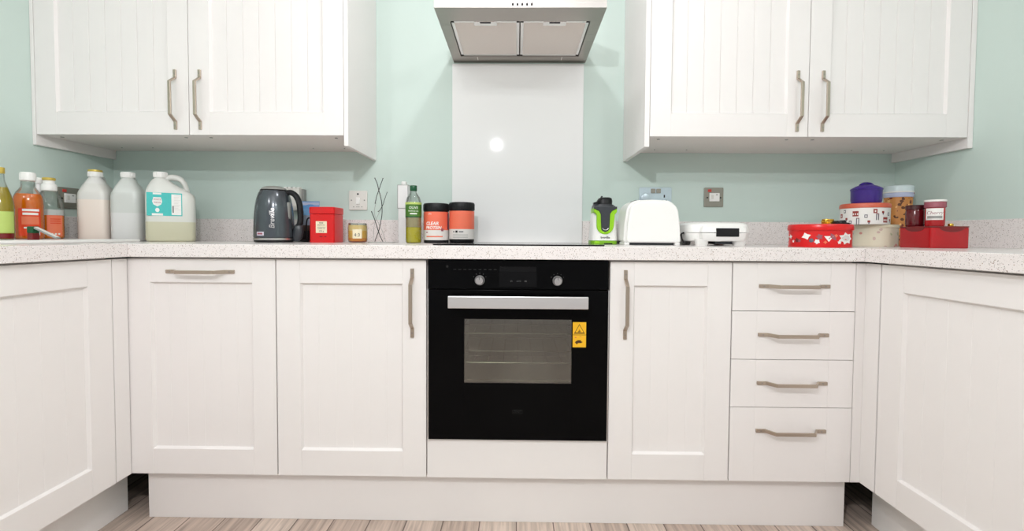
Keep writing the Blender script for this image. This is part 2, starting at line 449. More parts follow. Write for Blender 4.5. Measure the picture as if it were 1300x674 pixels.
def door_mesh(w, h, st=.078, plank=.061, rec=.0105, t=.019, g=.0009, d=.0007):
    """shaker door, local: x centred, z 0..h, front at y=0"""
    b = MB(); m = M['white']
    b.box(-w/2, -w/2+st, 0, t, 0, h, m, .0008, 2); b.box(w/2-st, w/2, 0, t, 0, h, m, .0008, 2)
    b.box(-w/2+st, w/2-st, .0002, t, 0, st+.008, m, .0011, 2); b.box(-w/2+st, w/2-st, .0002, t, h-st, h, m, .0011, 2)
    pw = w-2*st; n = max(1, round(pw/plank)); s = pw/n
    pts = [(-pw/2-.002, rec)]
    for i in range(1, n):
        x = -pw/2+i*s; pts += [(x-g, rec), (x, rec+d), (x+g, rec)]
    pts += [(pw/2+.002, rec), (pw/2+.002, t-.001), (-pw/2-.002, t-.001)]
    b.prism(pts, st-.002, h-st+.002, m, 'Z')
    c = .006; zb, zt, xs, y1 = st+.008, h-st, pw/2, rec+.002
    b.prism([(.0005, zb), (y1, zb), (y1, zb+c)], -xs, xs, m, 'X'); b.prism([(.0005, zt), (y1, zt), (y1, zt-c)], -xs, xs, m, 'X')
    b.prism([(-xs, .0003), (-xs, y1), (-xs+c, y1)], zb, zt, m, 'Z'); b.prism([(xs, .0003), (xs, y1), (xs-c, y1)], zb, zt, m, 'Z')
    return b
def door(parent, x, z0, w, h, y=0.0, name='door'):
    o = door_mesh(w, h).obj(name, parent, (x, y, z0)); return o

def carcass(parent, w, y0, y1, z0, z1, legs=True, open_front=False):
    b = MB(); m = M['white_in']; t = .018
    b.box(-w/2, -w/2+t, y0, y1, z0, z1, m); b.box(w/2-t, w/2, y0, y1, z0, z1, m)
    b.box(-w/2+t, w/2-t, y0, y1, z0, z0+t, m)
    b.box(-w/2+t, w/2-t, y1-.008, y1, z0+t, z1, m)
    if not open_front: b.box(-w/2+t, w/2-t, y0, y1-.008, z1-t, z1, m)
    o = b.obj('carcass', parent)
    if legs:
        for sx in (-1, 1):
            for yy in (y0+.09, y1-.06):
                l = MB(); l.cyl((sx*(w/2-.06), yy, 0), (sx*(w/2-.06), yy, z0), .018, M['black'], n=16)
                l.cyl((sx*(w/2-.06), yy, 0), (sx*(w/2-.06), yy, .012), .03, M['black'], n=16)
                l.obj('leg', parent)
    return o

def base_unit(name, label, loc, rz, w, handle_at=None, cat='cabinet'):
    t = thing(name, label, cat, loc, rz)
    carcass(t, w-.001, .0205, .578, DB, WB)
    d = door(t, 0, DB, w-.004, DT-DB)
    if handle_at == 'top': handle(d, 0, 0, .852-DB, True)
    elif handle_at == 'right': handle(d, w/2-.0475, 0, .753-DB)
    elif handle_at == 'left': handle(d, -w/2+.052, 0, .753-DB)
    return t, d

base_unit('base_cabinet', 'white base cabinet with one wide horizontal handle at its top, in the left corner', (-1.05, FY, 0), 0, .5, 'top')
base_unit('base_cabinet', 'white base cabinet left of the oven, with an upright handle at top right', (-.55, FY, 0), 0, .5, 'right')
base_unit('base_cabinet', 'narrow white base cabinet between the oven and the drawers, upright handle at top left', (.5, FY, 0), 0, .4, 'left')

# side runs
tl, _ = base_unit('base_cabinet', 'white base cabinet under the left worktop, facing right, beside the left corner', (-1.2934, -.957, 0), pi/2, .6)
p = MB(); p.box(.301, .3545, 0, .019, DB, DT, M['white'], .001); p.obj('corner_post', tl)
tr, _ = base_unit('base_cabinet', 'white base cabinet under the right worktop, facing left, beside the drawers', (1.131, -.960, 0), -pi/2, .6)
for nm, lab, loc, rz in (('base_cabinet', 'white base cabinet nearest the camera under the left worktop', (-1.2934, -1.558, 0), pi/2),
                         ('base_cabinet', 'white base cabinet nearest the camera under the right worktop', (1.131, -1.561, 0), -pi/2)):
    base_unit(nm, lab, loc, rz, .6)

# drawer unit
t = thing('drawer_cabinet', 'white unit of four drawers, each with a horizontal nickel handle, in the right corner', 'drawers', (.9, FY, 0))
carcass(t, .399, .0205, .578, DB, WB)
for z0, z1 in ((.7365, DT), (.577, .7345), (.4185, .575), (DB, .4165)):
    b = MB(); w = .3965; st = .08; m = M['white']
    b.box(-w/2, -w/2+st, 0, .019, z0, z1, m, .0008, 2); b.box(w/2-st, w/2, 0, .019, z0, z1, m, .0008, 2)
    b.box(-w/2+st, w/2-st, .0001, .019, z0, z1, m, .0008, 2)
    b.box(-w/2+.03, w/2-.03, .021, .45, z0+.03, z1-.03, M['white_in'])
    d = b.obj('drawer', t)
    handle(d, 0, 0, z1-.076, True)
b = MB(); b.box(.2005, .2305, 0, .019, DB, DT, M['white'], .001); b.box(.2305, .2495, -.0575, .019, DB, DT, M['white'], .001)
b.obj('corner_post', t)

# oven housing with its filler panel
t = thing('oven_cabinet', 'white oven housing with a plain filler panel below the oven', 'cabinet', (0, FY, 0))
b = MB(); m = M['white_in']
for s in (-1, 1): b.box(min(s*.299, s*.2985), max(s*.299, s*.2985), .0205, .578, DB, WB, m)
b.box(-.2984, .2984, .0205, .578, .280, .298, m); b.box(-.2984, .2984, .0205, .578, DB, DB+.018, m)
b.obj('carcass', t)
b = MB(); b.box(-.2985, .2985, 0, .019, DB-.001, .2995, M['white'], .001); b.obj('filler_panel', t)
for sx in (-1, 1):
    for yy in (.11, .52):
        l = MB(); l.cyl((sx*.24, yy, 0), (sx*.24, yy, DB), .018, M['black'], n=16); l.obj('leg', t)

# plinths
def plinth(label, a):
    b = MB(); b.box(*a, M['white'], .001); tag(b.obj('plinth'), label, 'plinth')
plinth('long white plinth board on the floor under the back row of cabinets', (-1.266, 1.107, -.568, -.55, 0, .166))
plinth('white plinth board running along the floor under the left cabinets', (-1.391, -1.373, -1.86, -.53, 0, .166))
plinth('white plinth board running along the floor under the right cabinets', (1.211, 1.229, -1.86, -.555, 0, .166))

# worktops
def worktop(label, a):
    b = MB(); b.box(*a, M['quartz'], .0018, 2); tag(b.obj('worktop'), label, 'worktop')
worktop('speckled white worktop along the back wall, holding the hob', (XL+.001, XR-.001, -.62, -.001, WB, WT))
worktop('speckled white worktop along the left wall, with the white sink', (XL+.001, -1.275, -1.87, -.6206, WB, WT))
worktop('speckled white worktop along the right wall', (1.109, XR-.001, -1.87, -.6206, WB, WT))
def upstand(label, a):
    b = MB(); b.box(*a, M['quartz'], .001, 2); tag(b.obj('upstand'), label, 'upstand')
UT = 1.046
upstand('speckled upstand strip on the back wall left of the white splashback', (XL+.014, -.306, -.0135, -.0005, WT, UT))
upstand('speckled upstand strip on the back wall right of the white splashback', (.296, XR-.014, -.0135, -.0005, WT, UT))
upstand('speckled upstand strip along the left wall behind the bottles', (XL+.0005, XL+.0135, -1.87, -.001, WT, UT))
upstand('speckled upstand strip along the right wall behind the tins', (XR-.0135, XR-.0005, -1.87, -.001, WT, UT))

# splashback
b = MB(); b.box(-.305, .295, -.008, -.0003, WT+.0005, 1.7605, M['splash'], .001)
tag(b.obj('splashback'), 'glossy white glass splashback between the hob and the steel hood', 'splashback')

# ------------------------------------------------------------------ wall cabinets
def wall_unit(label, x0, lp, rp, hx):
    """two 600 doors from x0; lp / rp = outer faces of the end panels"""
    w = 1.2; xc = x0+w/2
    t = thing('wall_cabinet', label, 'cabinet', (xc, UY, UB))
    H = .72
    b = MB(); m = M['white_in']
    b.box(-w/2, w/2, .0205, -UY-.001, .0005, .0185, m); b.box(-w/2, w/2, .0205, -UY-.001, H-.018, H, m)
    b.box(-w/2, -w/2+.018, .0205, -UY-.001, .0185, H-.018, m); b.box(w/2-.018, w/2, .0205, -UY-.001, .0185, H-.018, m)
    b.box(-.009, .009, .0205, -UY-.01, .0185, H-.018, m); b.box(-w/2+.018, w/2-.018, -UY-.009, -UY-.001, .0185, H-.018, m)
    for sx in (-.55, -.05, .05, .55):
        b.cyl((sx, .05, .0006), (sx, .05, -.0012), .006, M['greyplas'], n=12)
    for sx in (-.5, -.36, .36, .5): b.cyl((sx, .26, .0006), (sx, .26, -.001), .003, M['greyplas'], n=10)
    b.obj('carcass', t)
    for i, sx in enumerate((-.3, .3)):
        d = door_mesh(.597, H, st=.079, plank=.0615, g=.0018, d=.0032).obj('door', t, (sx, 0, 0))
        handle(d, hx[i]-(xc+sx), 0, 1.4925-UB)
    for (a, c, nm) in ((lp[0], lp[1], 'side_panel'), (rp[0], rp[1], 'side_panel')):
        b = MB(); b.box(a-xc, c-xc, -.001, -UY-.001, -.040, H, M['white'], .001); b.obj(nm, t)
    return t
wall_unit('white two-door wall cabinet left of the cooker hood', -1.873, (XL+.0008, -1.8735), (-.6725, -.656), (-1.325, -1.229))
wall_unit('white two-door wall cabinet right of the cooker hood', .499, (.480, .4985), (1.6995, XR-.0008), (1.056, 1.151))

# ------------------------------------------------------------------ cooker hood
t = thing('cooker_hood', 'stainless steel cooker hood with two filters above the white splashback', 'cooker hood', (.002, 0, 1.767))
b = MB(); m = M['steel']
LIP = .05; hw = .3
b.box(-hw, hw, -.4895, -.4885, 0, LIP, M['steel_lip'], .0003)
# underside frame around the filter bay
fx0, fx1, fy0, fy1 = -.259, .259, -.392, -.074
b.box(-hw, fx0, -.4885, -.001, 0, .004, m); b.box(fx1, hw, -.4885, -.001, 0, .004, m)
b.box(fx0, fx1, -.4885, fy0, 0, .004, m); b.box(fx0, fx1, fy1, -.001, 0, .004, m)
b.box(-hw, -hw+.002, -.4885, -.001, .004, LIP, m); b.box(hw-.002, hw, -.4885, -.001, .004, LIP, m)
b.box(-hw, hw, -.003, -.001, .004, LIP, m); b.box(-hw, hw, -.4885, -.001, LIP-.002, LIP, m)
# shallow pyramid up to the chimney
tb = bmesh.new()
lo = [tb.verts.new(v) for v in ((-hw, -.4885, LIP), (hw, -.4885, LIP), (hw, -.001, LIP), (-hw, -.001, LIP))]
hi = [tb.verts.new(v) for v in ((-.125, -.27, LIP+.09), (.125, -.27, LIP+.09), (.125, -.001, LIP+.09), (-.125, -.001, LIP+.09))]
for i in range(4): tb.faces.new((lo[i], lo[(i+1) % 4], hi[(i+1) % 4], hi[i]))
tb.faces.new(hi); b._merge(tb, m, None, False)
b.obj('canopy', t)
b = MB(); b.box(-.124, .124, -.269, -.0015, LIP+.0895, .682, M['steel'], .001); b.obj('chimney', t)
for s in (-1, 1):
    b = MB(); x0, x1 = (fx0+.003, -.002) if s < 0 else (.002, fx1-.003)
    y0, y1 = fy0+.003, fy1-.003; e = .012
    b.box(x0, x1, y0, y0+e, .0015, .011, M['steel_lip'], .001); b.box(x0, x1, y1-e, y1, .0015, .011, M['steel_lip'], .001)
    b.box(x0, x0+e, y0, y1, .0015, .011, M['steel_lip'], .001); b.box(x1-e, x1, y0, y1, .0015, .011, M['steel_lip'], .001)
    b.box(x0+e, x1-e, y0+e, y1-e, .003, .01, M['filter'])
    f = b.obj('filter', t)
    xm = (x0+x1)/2
    b = MB(); b.box(xm-.043, xm+.043, y0+.004, y0+.034, .0005, .0022, M['steel_lip'], .0004)
    b.box(xm-.02, xm+.02, y0+.005, y0+.015, .0001, .0012, M['black']); b.obj('latch', f)
b = MB(); b.box(-.187, .187, -.064, -.036, -.0008, .001, M['steel'], .0003)
for x in (-.187, .187): b.box(x-.0015, x+.0015, -.066, -.034, -.0012, .0006, M['whiteprint'])
b.obj('lamp_cover', t)
for i in range(5):
    x = -.030+i*.0165+.004
    b = MB(); b.cyl((x, -.4893, .0105), (x, -.4925, .0105), .0036, M['black'], n=12); b.box(x-.0012, x+.0012, -.4899, -.489, .0165, .0195, M['dark']); b.obj('button', t)

# ------------------------------------------------------------------ hob
b = MB(); b.rbox(-.289, .291, -.565, -.055, WT+.0003, WT+.0045, M['hobglass'], .01, .0012)
h = tag(b.obj('hob'), 'flat black glass hob set on the worktop above the oven', 'hob')
for (x, y, r) in ((-.14, -.42, .105), (.15, -.42, .075), (-.14, -.18, .075), (.15, -.18, .105)):
    b = MB()
    n = 48; tb = bmesh.new()
    o_ = [tb.verts.new((x+r*cos(2*pi*k/n), y+r*sin(2*pi*k/n), WT+.0047)) for k in range(n)]
    i_ = [tb.verts.new((x+(r-.0015)*cos(2*pi*k/n), y+(r-.0015)*sin(2*pi*k/n), WT+.0047)) for k in range(n)]
    for k in range(n): tb.faces.new((o_[k], o_[(k+1) % n], i_[(k+1) % n], i_[k]))
    b._merge(tb, M['greyprint']); b.obj('cooking_zone', h)

# ------------------------------------------------------------------ oven
t = thing('oven', 'built-in black glass oven with a silver bar handle and yellow warning sticker', 'oven', (.001, -.61, .3005))
OW = .294
# cavity body (open front)
b = MB(); e = M['enamel']
zc0, zc1 = .165, .43; xc = .212
b.box(-.27, .27, .43, .44, .02, .58, M['black'])
b.box(-.27, -xc, .026, .43, .02, .58, M['black']); b.box(xc, .27, .026, .43, .02, .58, M['black'])
b.box(-xc, xc, .026, .43, .02, zc0-.004, M['black']); b.box(-xc, xc, .026, .43, zc1+.004, .58, M['black'])
b.box(-xc, xc, .026, .43, zc0-.004, zc0, e); b.box(-xc, xc, .026, .43, zc1, zc1+.004, e)
b.box(-xc, -xc+.004, .026, .43, zc0, zc1, e); b.box(xc-.004, xc, .026, .43, zc0, zc1, e); b.box(-xc, xc, .4255, .43, zc0, zc1, e)
b.obj('oven_body', t)
b = MB()
for z in (.245, .345):
    for k in range(9): b.cyl((-.2+k*.05, .05, z), (-.2+k*.05, .42, z), .0015, M['wire'], n=6)
    for y in (.05, .2, .42): b.cyl((-.207, y, z), (.207, y, z), .002, M['wire'], n=6)
b.obj('oven_rack', t)
# control panel
b = MB(); b.box(-OW, OW, 0, .024, .502, .5955, M['blackglass'], .0012); cp = b.obj('control_panel', t)
for x in (-.1255, .1275):
    b = MB(); b.lathe([(.0165, 0), (.0165, .004), (.0155, .006), (.0142, .006), (.0135, .018), (.0122, .021), (0, .0212)], M['chrome'], 32, M4=T(x, 0, .5305) @ RX(pi/2))
    b.box(-.0008, .0008, -.0222, -.021, .003, .012, M['dark'], M4=T(x, 0, .5305))
    b.obj('knob', cp)
    b = MB()
    for a in (-60, -30, 0, 30, 60):
        b.box(-.0009, .0009, -.0005, .0002, -.0009, .0009, M['greyprint'], M4=T(x+.023*sin(radians(a)), 0, .5305+.023*cos(radians(a))))
    b.obj('dial_marking', cp)
b = MB(); b.box(-.062, .060, -.0006, .0005, .510, .576, M['rectdisp']); b.box(-.060, .058, -.0009, 0, .560, .575, M['dispstrip'])
b.text('01', .0075, M['greyprint'], T(-.022, -.001, .528)); b.text('AUTO', .0055, M['greyprint'], T(.002, -.001, .528)); b.text('00', .0075, M['greyprint'], T(.024, -.001, .528))
b.obj('display', cp)
b = MB(); b.cyl((-.232, .0003, .575), (-.232, -.0006, .575), .004, M['dimprint'], n=16)
for k in range(9): b.box(-.212+k*.0165, -.203+k*.0165, -.0005, .0003, .564, .5665, M['dimprint'])
b.obj('printed_symbols', cp)
# door
b = MB(); z0, z1 = .0025, .4985; wx0, wx1, wz0, wz1 = -.176, .176, .191, .403
m = M['blackglass']
b.box(-OW, wx0, 0, .024, z0, z1, m, .001); b.box(wx1, OW, 0, .024, z0, z1, m, .001)
b.box(wx0-.001, wx1+.001, 0, .024, z0, wz0, m, .001); b.box(wx0-.001, wx1+.001, 0, .024, wz1, z1, m, .001)
od = b.obj('door', t)
b = MB(); b.box(wx0-.0005, wx1+.0005, .003, .006, wz0-.0005, wz1+.0005, M['ovenpane']); b.obj('window', od)
b = MB(); b.box(wx0+.004, wx1-.004, .012, .018, wz0+.002, wz0+.0075, M['wire']); b.obj('window_strip', od)
b = MB(); b.box(-.2225, .2215, -.05, -.040, .4455, .4845, M['alu'], .002)
for x in (-.18, .18): b.box(x-.012, x+.012, -.041, .001, .455, .475, M['alu'], .002)
hb = b.obj('handle', od); hb['label'] = 'wide flat silver bar handle'
# warning sticker
b = MB(); x0, x1, s0, s1 = .179, .2225, .313, .3955; sm = (s0+s1)/2
b.box(x0, x1, -.0006, .0004, s0, s1, M['yellow'])
b.box(x0, x1, -.0009, -.0004, sm-.0007, sm+.0007, M['brownprint'])
cx = (x0+x1)/2
def tri(h, zc):
    return [(cx-h*.87, zc-h*.6), (cx+h*.87, zc-h*.6), (cx, zc+h*.95)]
b.prism(tri(.0195, sm+.017), -.0009, -.0005, M['brownprint'], 'Y'); b.prism(tri(.0158, sm+.017), -.0011, -.0005, M['yellow'], 'Y')
for dx, hh in ((-.0035, .006), (0, .010), (.0035, .006)):
    b.prism([(cx+dx-.0016, sm+.009), (cx+dx+.0016, sm+.009), (cx+dx+.0006, sm+.009+hh*.6), (cx+dx-.0006, sm+.009+hh)], -.0013, -.0005, M['brownprint'], 'Y')
b.box(cx-.018, cx+.018, -.0009, -.0005, sm+.0032, sm+.0042, M['brownprint'])
# hand symbol
b.prism([(cx-.015, sm-.024), (cx-.008, sm-.032), (cx-.004, sm-.027), (cx+.006, sm-.027), (cx+.011, sm-.023), (cx+.004, sm-.021), (cx+.006, sm-.018), (cx-.004, sm-.018), (cx-.009, sm-.020)], -.0009, -.0005, M['brownprint'], 'Y')
b.cyl((cx-.012, -.0004, sm-.0085), (cx-.012, -.0009, sm-.0085), .0022, M['orangelid'], n=10)
b.prism([(cx-.002, sm-.008), (cx+.004, sm-.0055), (cx+.011, sm-.009), (cx+.004, sm-.007)], -.0009, -.0005, M['orangelid'], 'Y')
st = b.obj('warning_sticker', od); st['label'] = 'yellow warning sticker with hot surface triangle and hand'
# badge
b = MB(); b.box(-.0165, .0165, -.0006, .0003, .091, .1035, M['dimprint']); b.box(-.0155, .0155, -.0008, 0, .0922, .1023, M['blackglass'])
b.text('ZENIT', .0098, M['dimprint'], T(0, -.0009, .0973), spacing=1.0); b.obj('badge', od)
# side trims
for s in (-1, 1):
    b = MB(); b.box(min(s*.2945, s*.2972), max(s*.2945, s*.2972), .004, .025, 0, .5, M['alu'])
    b.box(min(s*.288, s*.2972), max(s*.288, s*.2972), .001, .025, -.0005, .004, M['alu']); b.obj('side_trim', t)
b = MB(); b.box(-.285, .285, .008, .025, -.0005, .002, M['greyplas']); b.obj('bottom_vent', t)

# ------------------------------------------------------------------ wall plates
def spur(label, loc, rz):
    t = thing('switch_plate', label, 'switch', loc, rz, 'steel switch plates with red light')
    b = MB(); b.rbox(-.0435, .0435, -.044, .044, 0, .007, M['steelplate'], .004, .0015, M4=RX(pi/2))
    for x in (-.03, .03): b.cyl((x, -.0065, -.002), (x, -.0082, -.002), .0035, M['black'], n=12)
    b.obj('plate', t)
    b = MB(); b.box(-.021, .025, -.011, -.006, -.019, .019, M['whiteplas'], .0015); b.box(-.014, -.002, -.0122, -.01, -.008, .010, M['offwhite'], .001)
    b.box(.008, .016, -.0115, -.01, .009, .013, M['greyplas']); b.obj('rocker', t)
    b = MB(); b.box(-.028, -.012, -.0095, -.006, .024, .036, M['redneon'], .001); b.obj('indicator', t)
    return t
spur('square steel switch plate with red light on the back wall, right of the toaster', (.896, 0, 1.158), 0)
spur('square steel switch plate with red light on the left wall beside the jugs', (XL, -.213, 1.122), pi/2)
t = thing('light_switch', 'white square wall switch above the amber candle', 'switch', (-.741, 0, 1.1355))
b = MB(); b.rbox(-.0425, .0425, -.045, .045, 0, .008, M['offwhite'], .004, .002, M4=RX(pi/2))
for x in (-.03, .03): b.cyl((x, -.0075, 0), (x, -.009, 0), .0032, M['greyplas'], n=12)
for x in (-.02, -.005, .004, .018): b.box(x-.003, x+.003, -.0084, -.007, -.032, -.0285, M['greyplas'])
b.cyl((0, -.0075, .029), (0, -.009, .029), .0045, M['dark'], n=14); b.obj('plate', t)
b = MB(); b.box(-.009, .009, -.013, -.007, -.019, .013, M['whiteplas'], .002); b.obj('rocker', t)
t = thing('double_socket', 'double wall socket with bluish metal plate behind the white toaster', 'socket', (.6295, 0, 1.157))
b = MB(); b.rbox(-.0735, .0735, -.045, .045, 0, .008, M['filmplate'], .005, .0018, M4=RX(pi/2))
for sx in (-.037, .040):
    b.box(sx-.003, sx+.003, -.0086, -.007, -.002, .011, M['black']); b.box(sx-.0125, sx-.0055, -.0086, -.007, -.018, -.013, M['black']); b.box(sx+.0055, sx+.0125, -.0086, -.007, -.018, -.013, M['black'])
b.obj('plate', t)
for sx in (-.012, .013):
    b = MB(); b.box(sx-.010, sx+.010, -.013, -.007, .018, .038, M['steelplate'], .0015); b.obj('rocker', t)
b = MB(); b.cyl((-.046, -.007, -.004), (-.046, -.020, -.004), .022, M['filmplate'], n=24, bev=.003); b.obj('socket_cover', t)

# plug adaptor behind kettle
t = thing('plug_adaptor', 'white block plug adaptor on the wall behind the grey kettle', 'adaptor', (-1.029, 0, 1.14))
b = MB(); b.box(-.045, .036, -.05, -.001, -.055, .046, M['offwhite'], .004); b.box(.0365, .046, -.03, -.001, -.04, .044, M['greyplas'], .002); b.obj('body', t)
b = MB()
for x in (-.034, -.014, .006, .026): b.box(x-.006, x+.006, -.04, -.012, .0455, .0535, M['whiteplas'], .002)
b.obj('top_lugs', t)

# ------------------------------------------------------------------ jugs
def shrink(b):
    bmesh.ops.transform(b.bm, matrix=Matrix.Diagonal((.795, .785, 1, 1)), verts=b.bm.verts)
def jug(label, loc, rz, bodym, cap_gold=False, lab=False, k=1.0):
    t = thing('plastic_jug', label, 'jug', loc, rz, 'milky plastic jugs in the left corner')
    b = MB(); hx, hy = .1035, .067
    S = []
    for z, d in ((0, .010), (.003, .004), (.010, .0), (.10, 0.0), (.180, 0)):
        S.append((z, 0, 0, hx-d, hy-d, 5))
    S += [(.195, -.002, 0, hx-.003, hy-.002, 4.5), (.207, -.010, 0, hx-.013, hy-.008, 4), (.222, -.024, 0, .072, .052, 3.2),
          (.240, -.036, 0, .050, .040, 2.6), (.254, -.041, 0, .034, .031, 2.2), (.259, -.042, 0, .026, .026, 2), (.266, -.042, 0, .0245, .0245, 2)]
    b.loft(S, bodym, 56); shrink(b); o = b.obj('body', t)
    b = MB(); b.tube([(-.03, 0, .253), (.0, 0, .2655), (.035, 0, .262), (.056, 0, .243), (.066, 0, .215), (.072, 0, .19)], .0125, bodym, n=12, ry=.016); shrink(b); b.obj('handle', t)
    b = MB(); b.lathe([(.0285, .262), (.0295, .264), (.0295, .2825), (.0282, .285), (0, .2855)], M['whiteplas'], 36, cx=-.042)
    for q in range(30):
        a = 2*pi*q/30; b.box(-.0006, .0006, -.0305, -.029, .265, .282, M['whiteplas'], M4=T(-.042, 0, 0) @ RZ(a))
    if cap_gold: b.lathe([(.029, .2825), (.0296, .286), (.0285, .2915), (0, .2925)], M['gold'], 36, cx=-.042)
    shrink(b); c = b.obj('cap', t)
    if lab:
        b = MB(); y = -hy-.0006
        b.box(-.093, .002, y, y+.002, .105, .198, M['teal']); b.box(.002, .050, y, y+.002, .105, .198, M['teal'])
        b.box(.006, .046, y-.0005, y+.001, .109, .193, M['whiteprint'])
        for i in range(10):
            z = .186-i*.0062; b.box(.017, .042-.004*(i % 3), y-.0008, y, z, z+.0022, M['greylabel'])
        b.box(.010, .015, y-.0008, y, .118, .146, M['greyprint'])
        yy = y-.0006
        b.prism([(-.071, .162), (-.066, .179), (-.036, .179), (-.031, .162), (-.036, .150), (-.051, .142), (-.066, .150)], yy, y+.001, M['whiteprint'], 'Y')
        b.box(-.068, -.034, yy, y, .190, .197, M['whiteprint']); b.box(-.073, -.029, yy, y, .106, .1145, M['whiteprint'])
        b.cyl((-.051, y, .128), (-.051, yy, .128), .0085, M['whiteprint'], n=20)
        b.text('WHITE', .0095, M['mauve'], T(-.051, yy-.0003, .170)); b.text('VINEGAR', .007, M['mauve'], T(-.051, yy-.0003, .158))
        shrink(b); l = b.obj('label', t); l['label'] = 'teal and white printed label'
    return t
jug('milky plastic jug nearest the wall corner, nearly full of peach-white liquid', (-1.750, -.218, WT), radians(117), M['jug_a'], True)
jug('milky plastic jug in the middle of the three, half full of pale liquid', (-1.631, -.200, WT), radians(117), M['jug_b'])
jug('milky plastic jug with a teal label, rightmost of the three', (-1.444, -.221, WT), radians(34), M['jug_c'], lab=True)

# ------------------------------------------------------------------ sink and bottles on it
SZ = WT+.0105
t = thing('sink', 'white inset sink drainer edge on the left worktop under the bottles', 'sink', (-1.69, -.80, WT))
b = MB(); m = M['whiteplas']
x0, x1, y0, y1 = -1.870, -1.50, -1.28, -.31
bx0, bx1, by0, by1 = -1.80, -1.55, -1.22, -.86
b.box(x0, x1, by1, y1, WT+.0003, SZ, m, .003); b.box(x0, x1, y0, by0, WT+.0003, SZ, m, .003)
b.box(x0, bx0, by0-.002, by1+.002, WT+.0003, SZ, m, .003); b.box(bx1, x1, by0-.002, by1+.002, WT+.0003, SZ, m, .003)
b.obj('drainer', t, world=True)
b = MB(); b.box(bx0-.002, bx1+.002, by0-.002, by1+.002, WT+.0004, WT+.002, m); b.cyl((-1.675, -1.04, WT+.002), (-1.675, -1.04, WT+.0035), .03, M['steel'], n=24); b.obj('basin', t, world=True)

# bottle 1: olive liquid, gold cap
t = thing('glass_bottle', 'glass bottle of olive liquid with a gold cap and pale green label', 'bottle', (-1.692, -.62, SZ))
b = MB(); b.lathe([(0.0272, 0), (0.0312, .004), (0.0320, .02), (0.0320, .10), (0.0304, .125), (0.0240, .152), (0.0160, .178), (0.0116, .196), (0.0108, .222), (0.0108, .226)], M['glass'], 40); b.obj('glass', t)
b = MB(); b.lathe([(0.0264, .002), (0.0302, .006), (0.0308, .02), (0.0308, .10), (0.0292, .125), (0.0229, .151), (0.0172, .171), (0, .172)], M['oliveliq'], 40); b.obj('contents', t)
b = MB(); b.lathe([(0.0124, .216), (0.0128, .218), (0.0128, .233), (0.0120, .2355), (0, .236)], M['gold'], 30); b.obj('cap', t)
b = MB(); b.arc_label(0.0322, -80, 110, .022, .092, M['limelabel'])
for i in range(5): b.arc_label(0.0325, -20, 40-8*(i % 2), .034+i*.011, .037+i*.011, M['oliveliq'], n=8)
b.arc_label(0.0325, -80, 110, .004, .020, M['darkred']); b.obj('label', t)
# bottle 2: orange with white cap
t = thing('soap_bottle', 'tall orange bottle with a white cap and red label', 'bottle', (-1.733, -.50, SZ))
b = MB(); b.lathe([(0.0332, 0), (0.0371, .004), (0.0379, .02), (0.0379, .135), (0.0363, .150), (0.0300, .166), (0.0221, .178), (0.0186, .186), (0.0178, .214), (0.0178, .222)], M['glass'], 44); b.obj('shell', t)
b = MB(); b.lathe([(0.0324, .002), (0.0359, .006), (0.0366, .02), (0.0366, .134), (0.0350, .149), (0.0300, .160), (0, .1605)], M['orangeliq'], 44); b.obj('contents', t)
b = MB(); b.lathe([(0.0178, .205), (0.0209, .208), (0.0212, .226), (0.0201, .233), (0.0166, .236), (0, .2365)], M['whiteplas'], 36); b.obj('cap', t)
b = MB(); b.arc_label(0.0382, 8, 95, .012, .108, M['redlabel'], n=24)
b.arc_label(0.0386, 25, 88, .098, .106, M['whiteprint']); b.arc_label(0.0386, 26, 84, .085, .093, M['whiteprint'])
b.arc_label(0.0386, 22, 86, .052, .080, M['salmon'])
b.arc_label(0.0386, 30, 62, .038, .043, M['whiteprint']); b.arc_label(0.0386, 48, 56, .016, .040, M['whiteprint']); b.arc_label(0.0386, 62, 90, .014, .034, M['greylabel'])
b.obj('label', t)
# slim bottle behind
t = thing('slim_bottle', 'slim clear bottle with a white top between the two orange bottles', 'bottle', (-1.857, -.352, SZ))
b = MB(); b.lathe([(.013, 0), (.015, .003), (.015, .19), (.010, .205), (.009, .215)], M['frost'], 28); b.obj('body', t)
b = MB(); b.lathe([(.013, .213), (.014, .215), (.014, .233), (.012, .2355), (0, .236)], M['whiteplas'], 28); b.obj('cap', t)
# bottle 3: half full orange
t = thing('soap_bottle', 'half empty orange soap bottle with white collar and yellow top', 'bottle', (-1.792, -.375, SZ))
b = MB(); b.lathe([(0.0352, 0), (0.0392, .004), (0.0400, .02), (0.0400, .110), (0.0378, .135), (0.0317, .160), (0.0229, .178), (0.0194, .186), (0.0194, .190)], M['glass'], 44); b.obj('shell', t)
b = MB(); b.lathe([(0.0343, .002), (0.0378, .006), (0.0385, .02), (0.0385, .090), (0, .0905)], M['orangeliq2'], 44)
b.arc_label(0.0389, -90, 130, .0905, .112, M['frost'], n=30); b.obj('contents', t)
b = MB(); b.lathe([(0.0198, .182), (0.0224, .185), (0.0224, .203), (0.0194, .209), (0.0163, .211), (0.0158, .222), (0, .223)], M['whiteplas'], 36); b.obj('collar', t)
b = MB(); b.lathe([(0.0158, .222), (0.0189, .224), (0.0189, .231), (0.0167, .233), (0, .2335)], M['gold'], 30); b.obj('cap', t)
b = MB(); b.arc_label(0.0402, 35, 100, .010, .090, M['salmon'], n=20)
for z in (.058, .066, .074): b.arc_label(0.0407, 48, 92, z, z+.003, M['redlabel'], n=10)
for a in (50, 64, 78): b.arc_label(0.0407, a, a+8, .016, .022, M['whiteprint'], n=4)
b.obj('label', t)
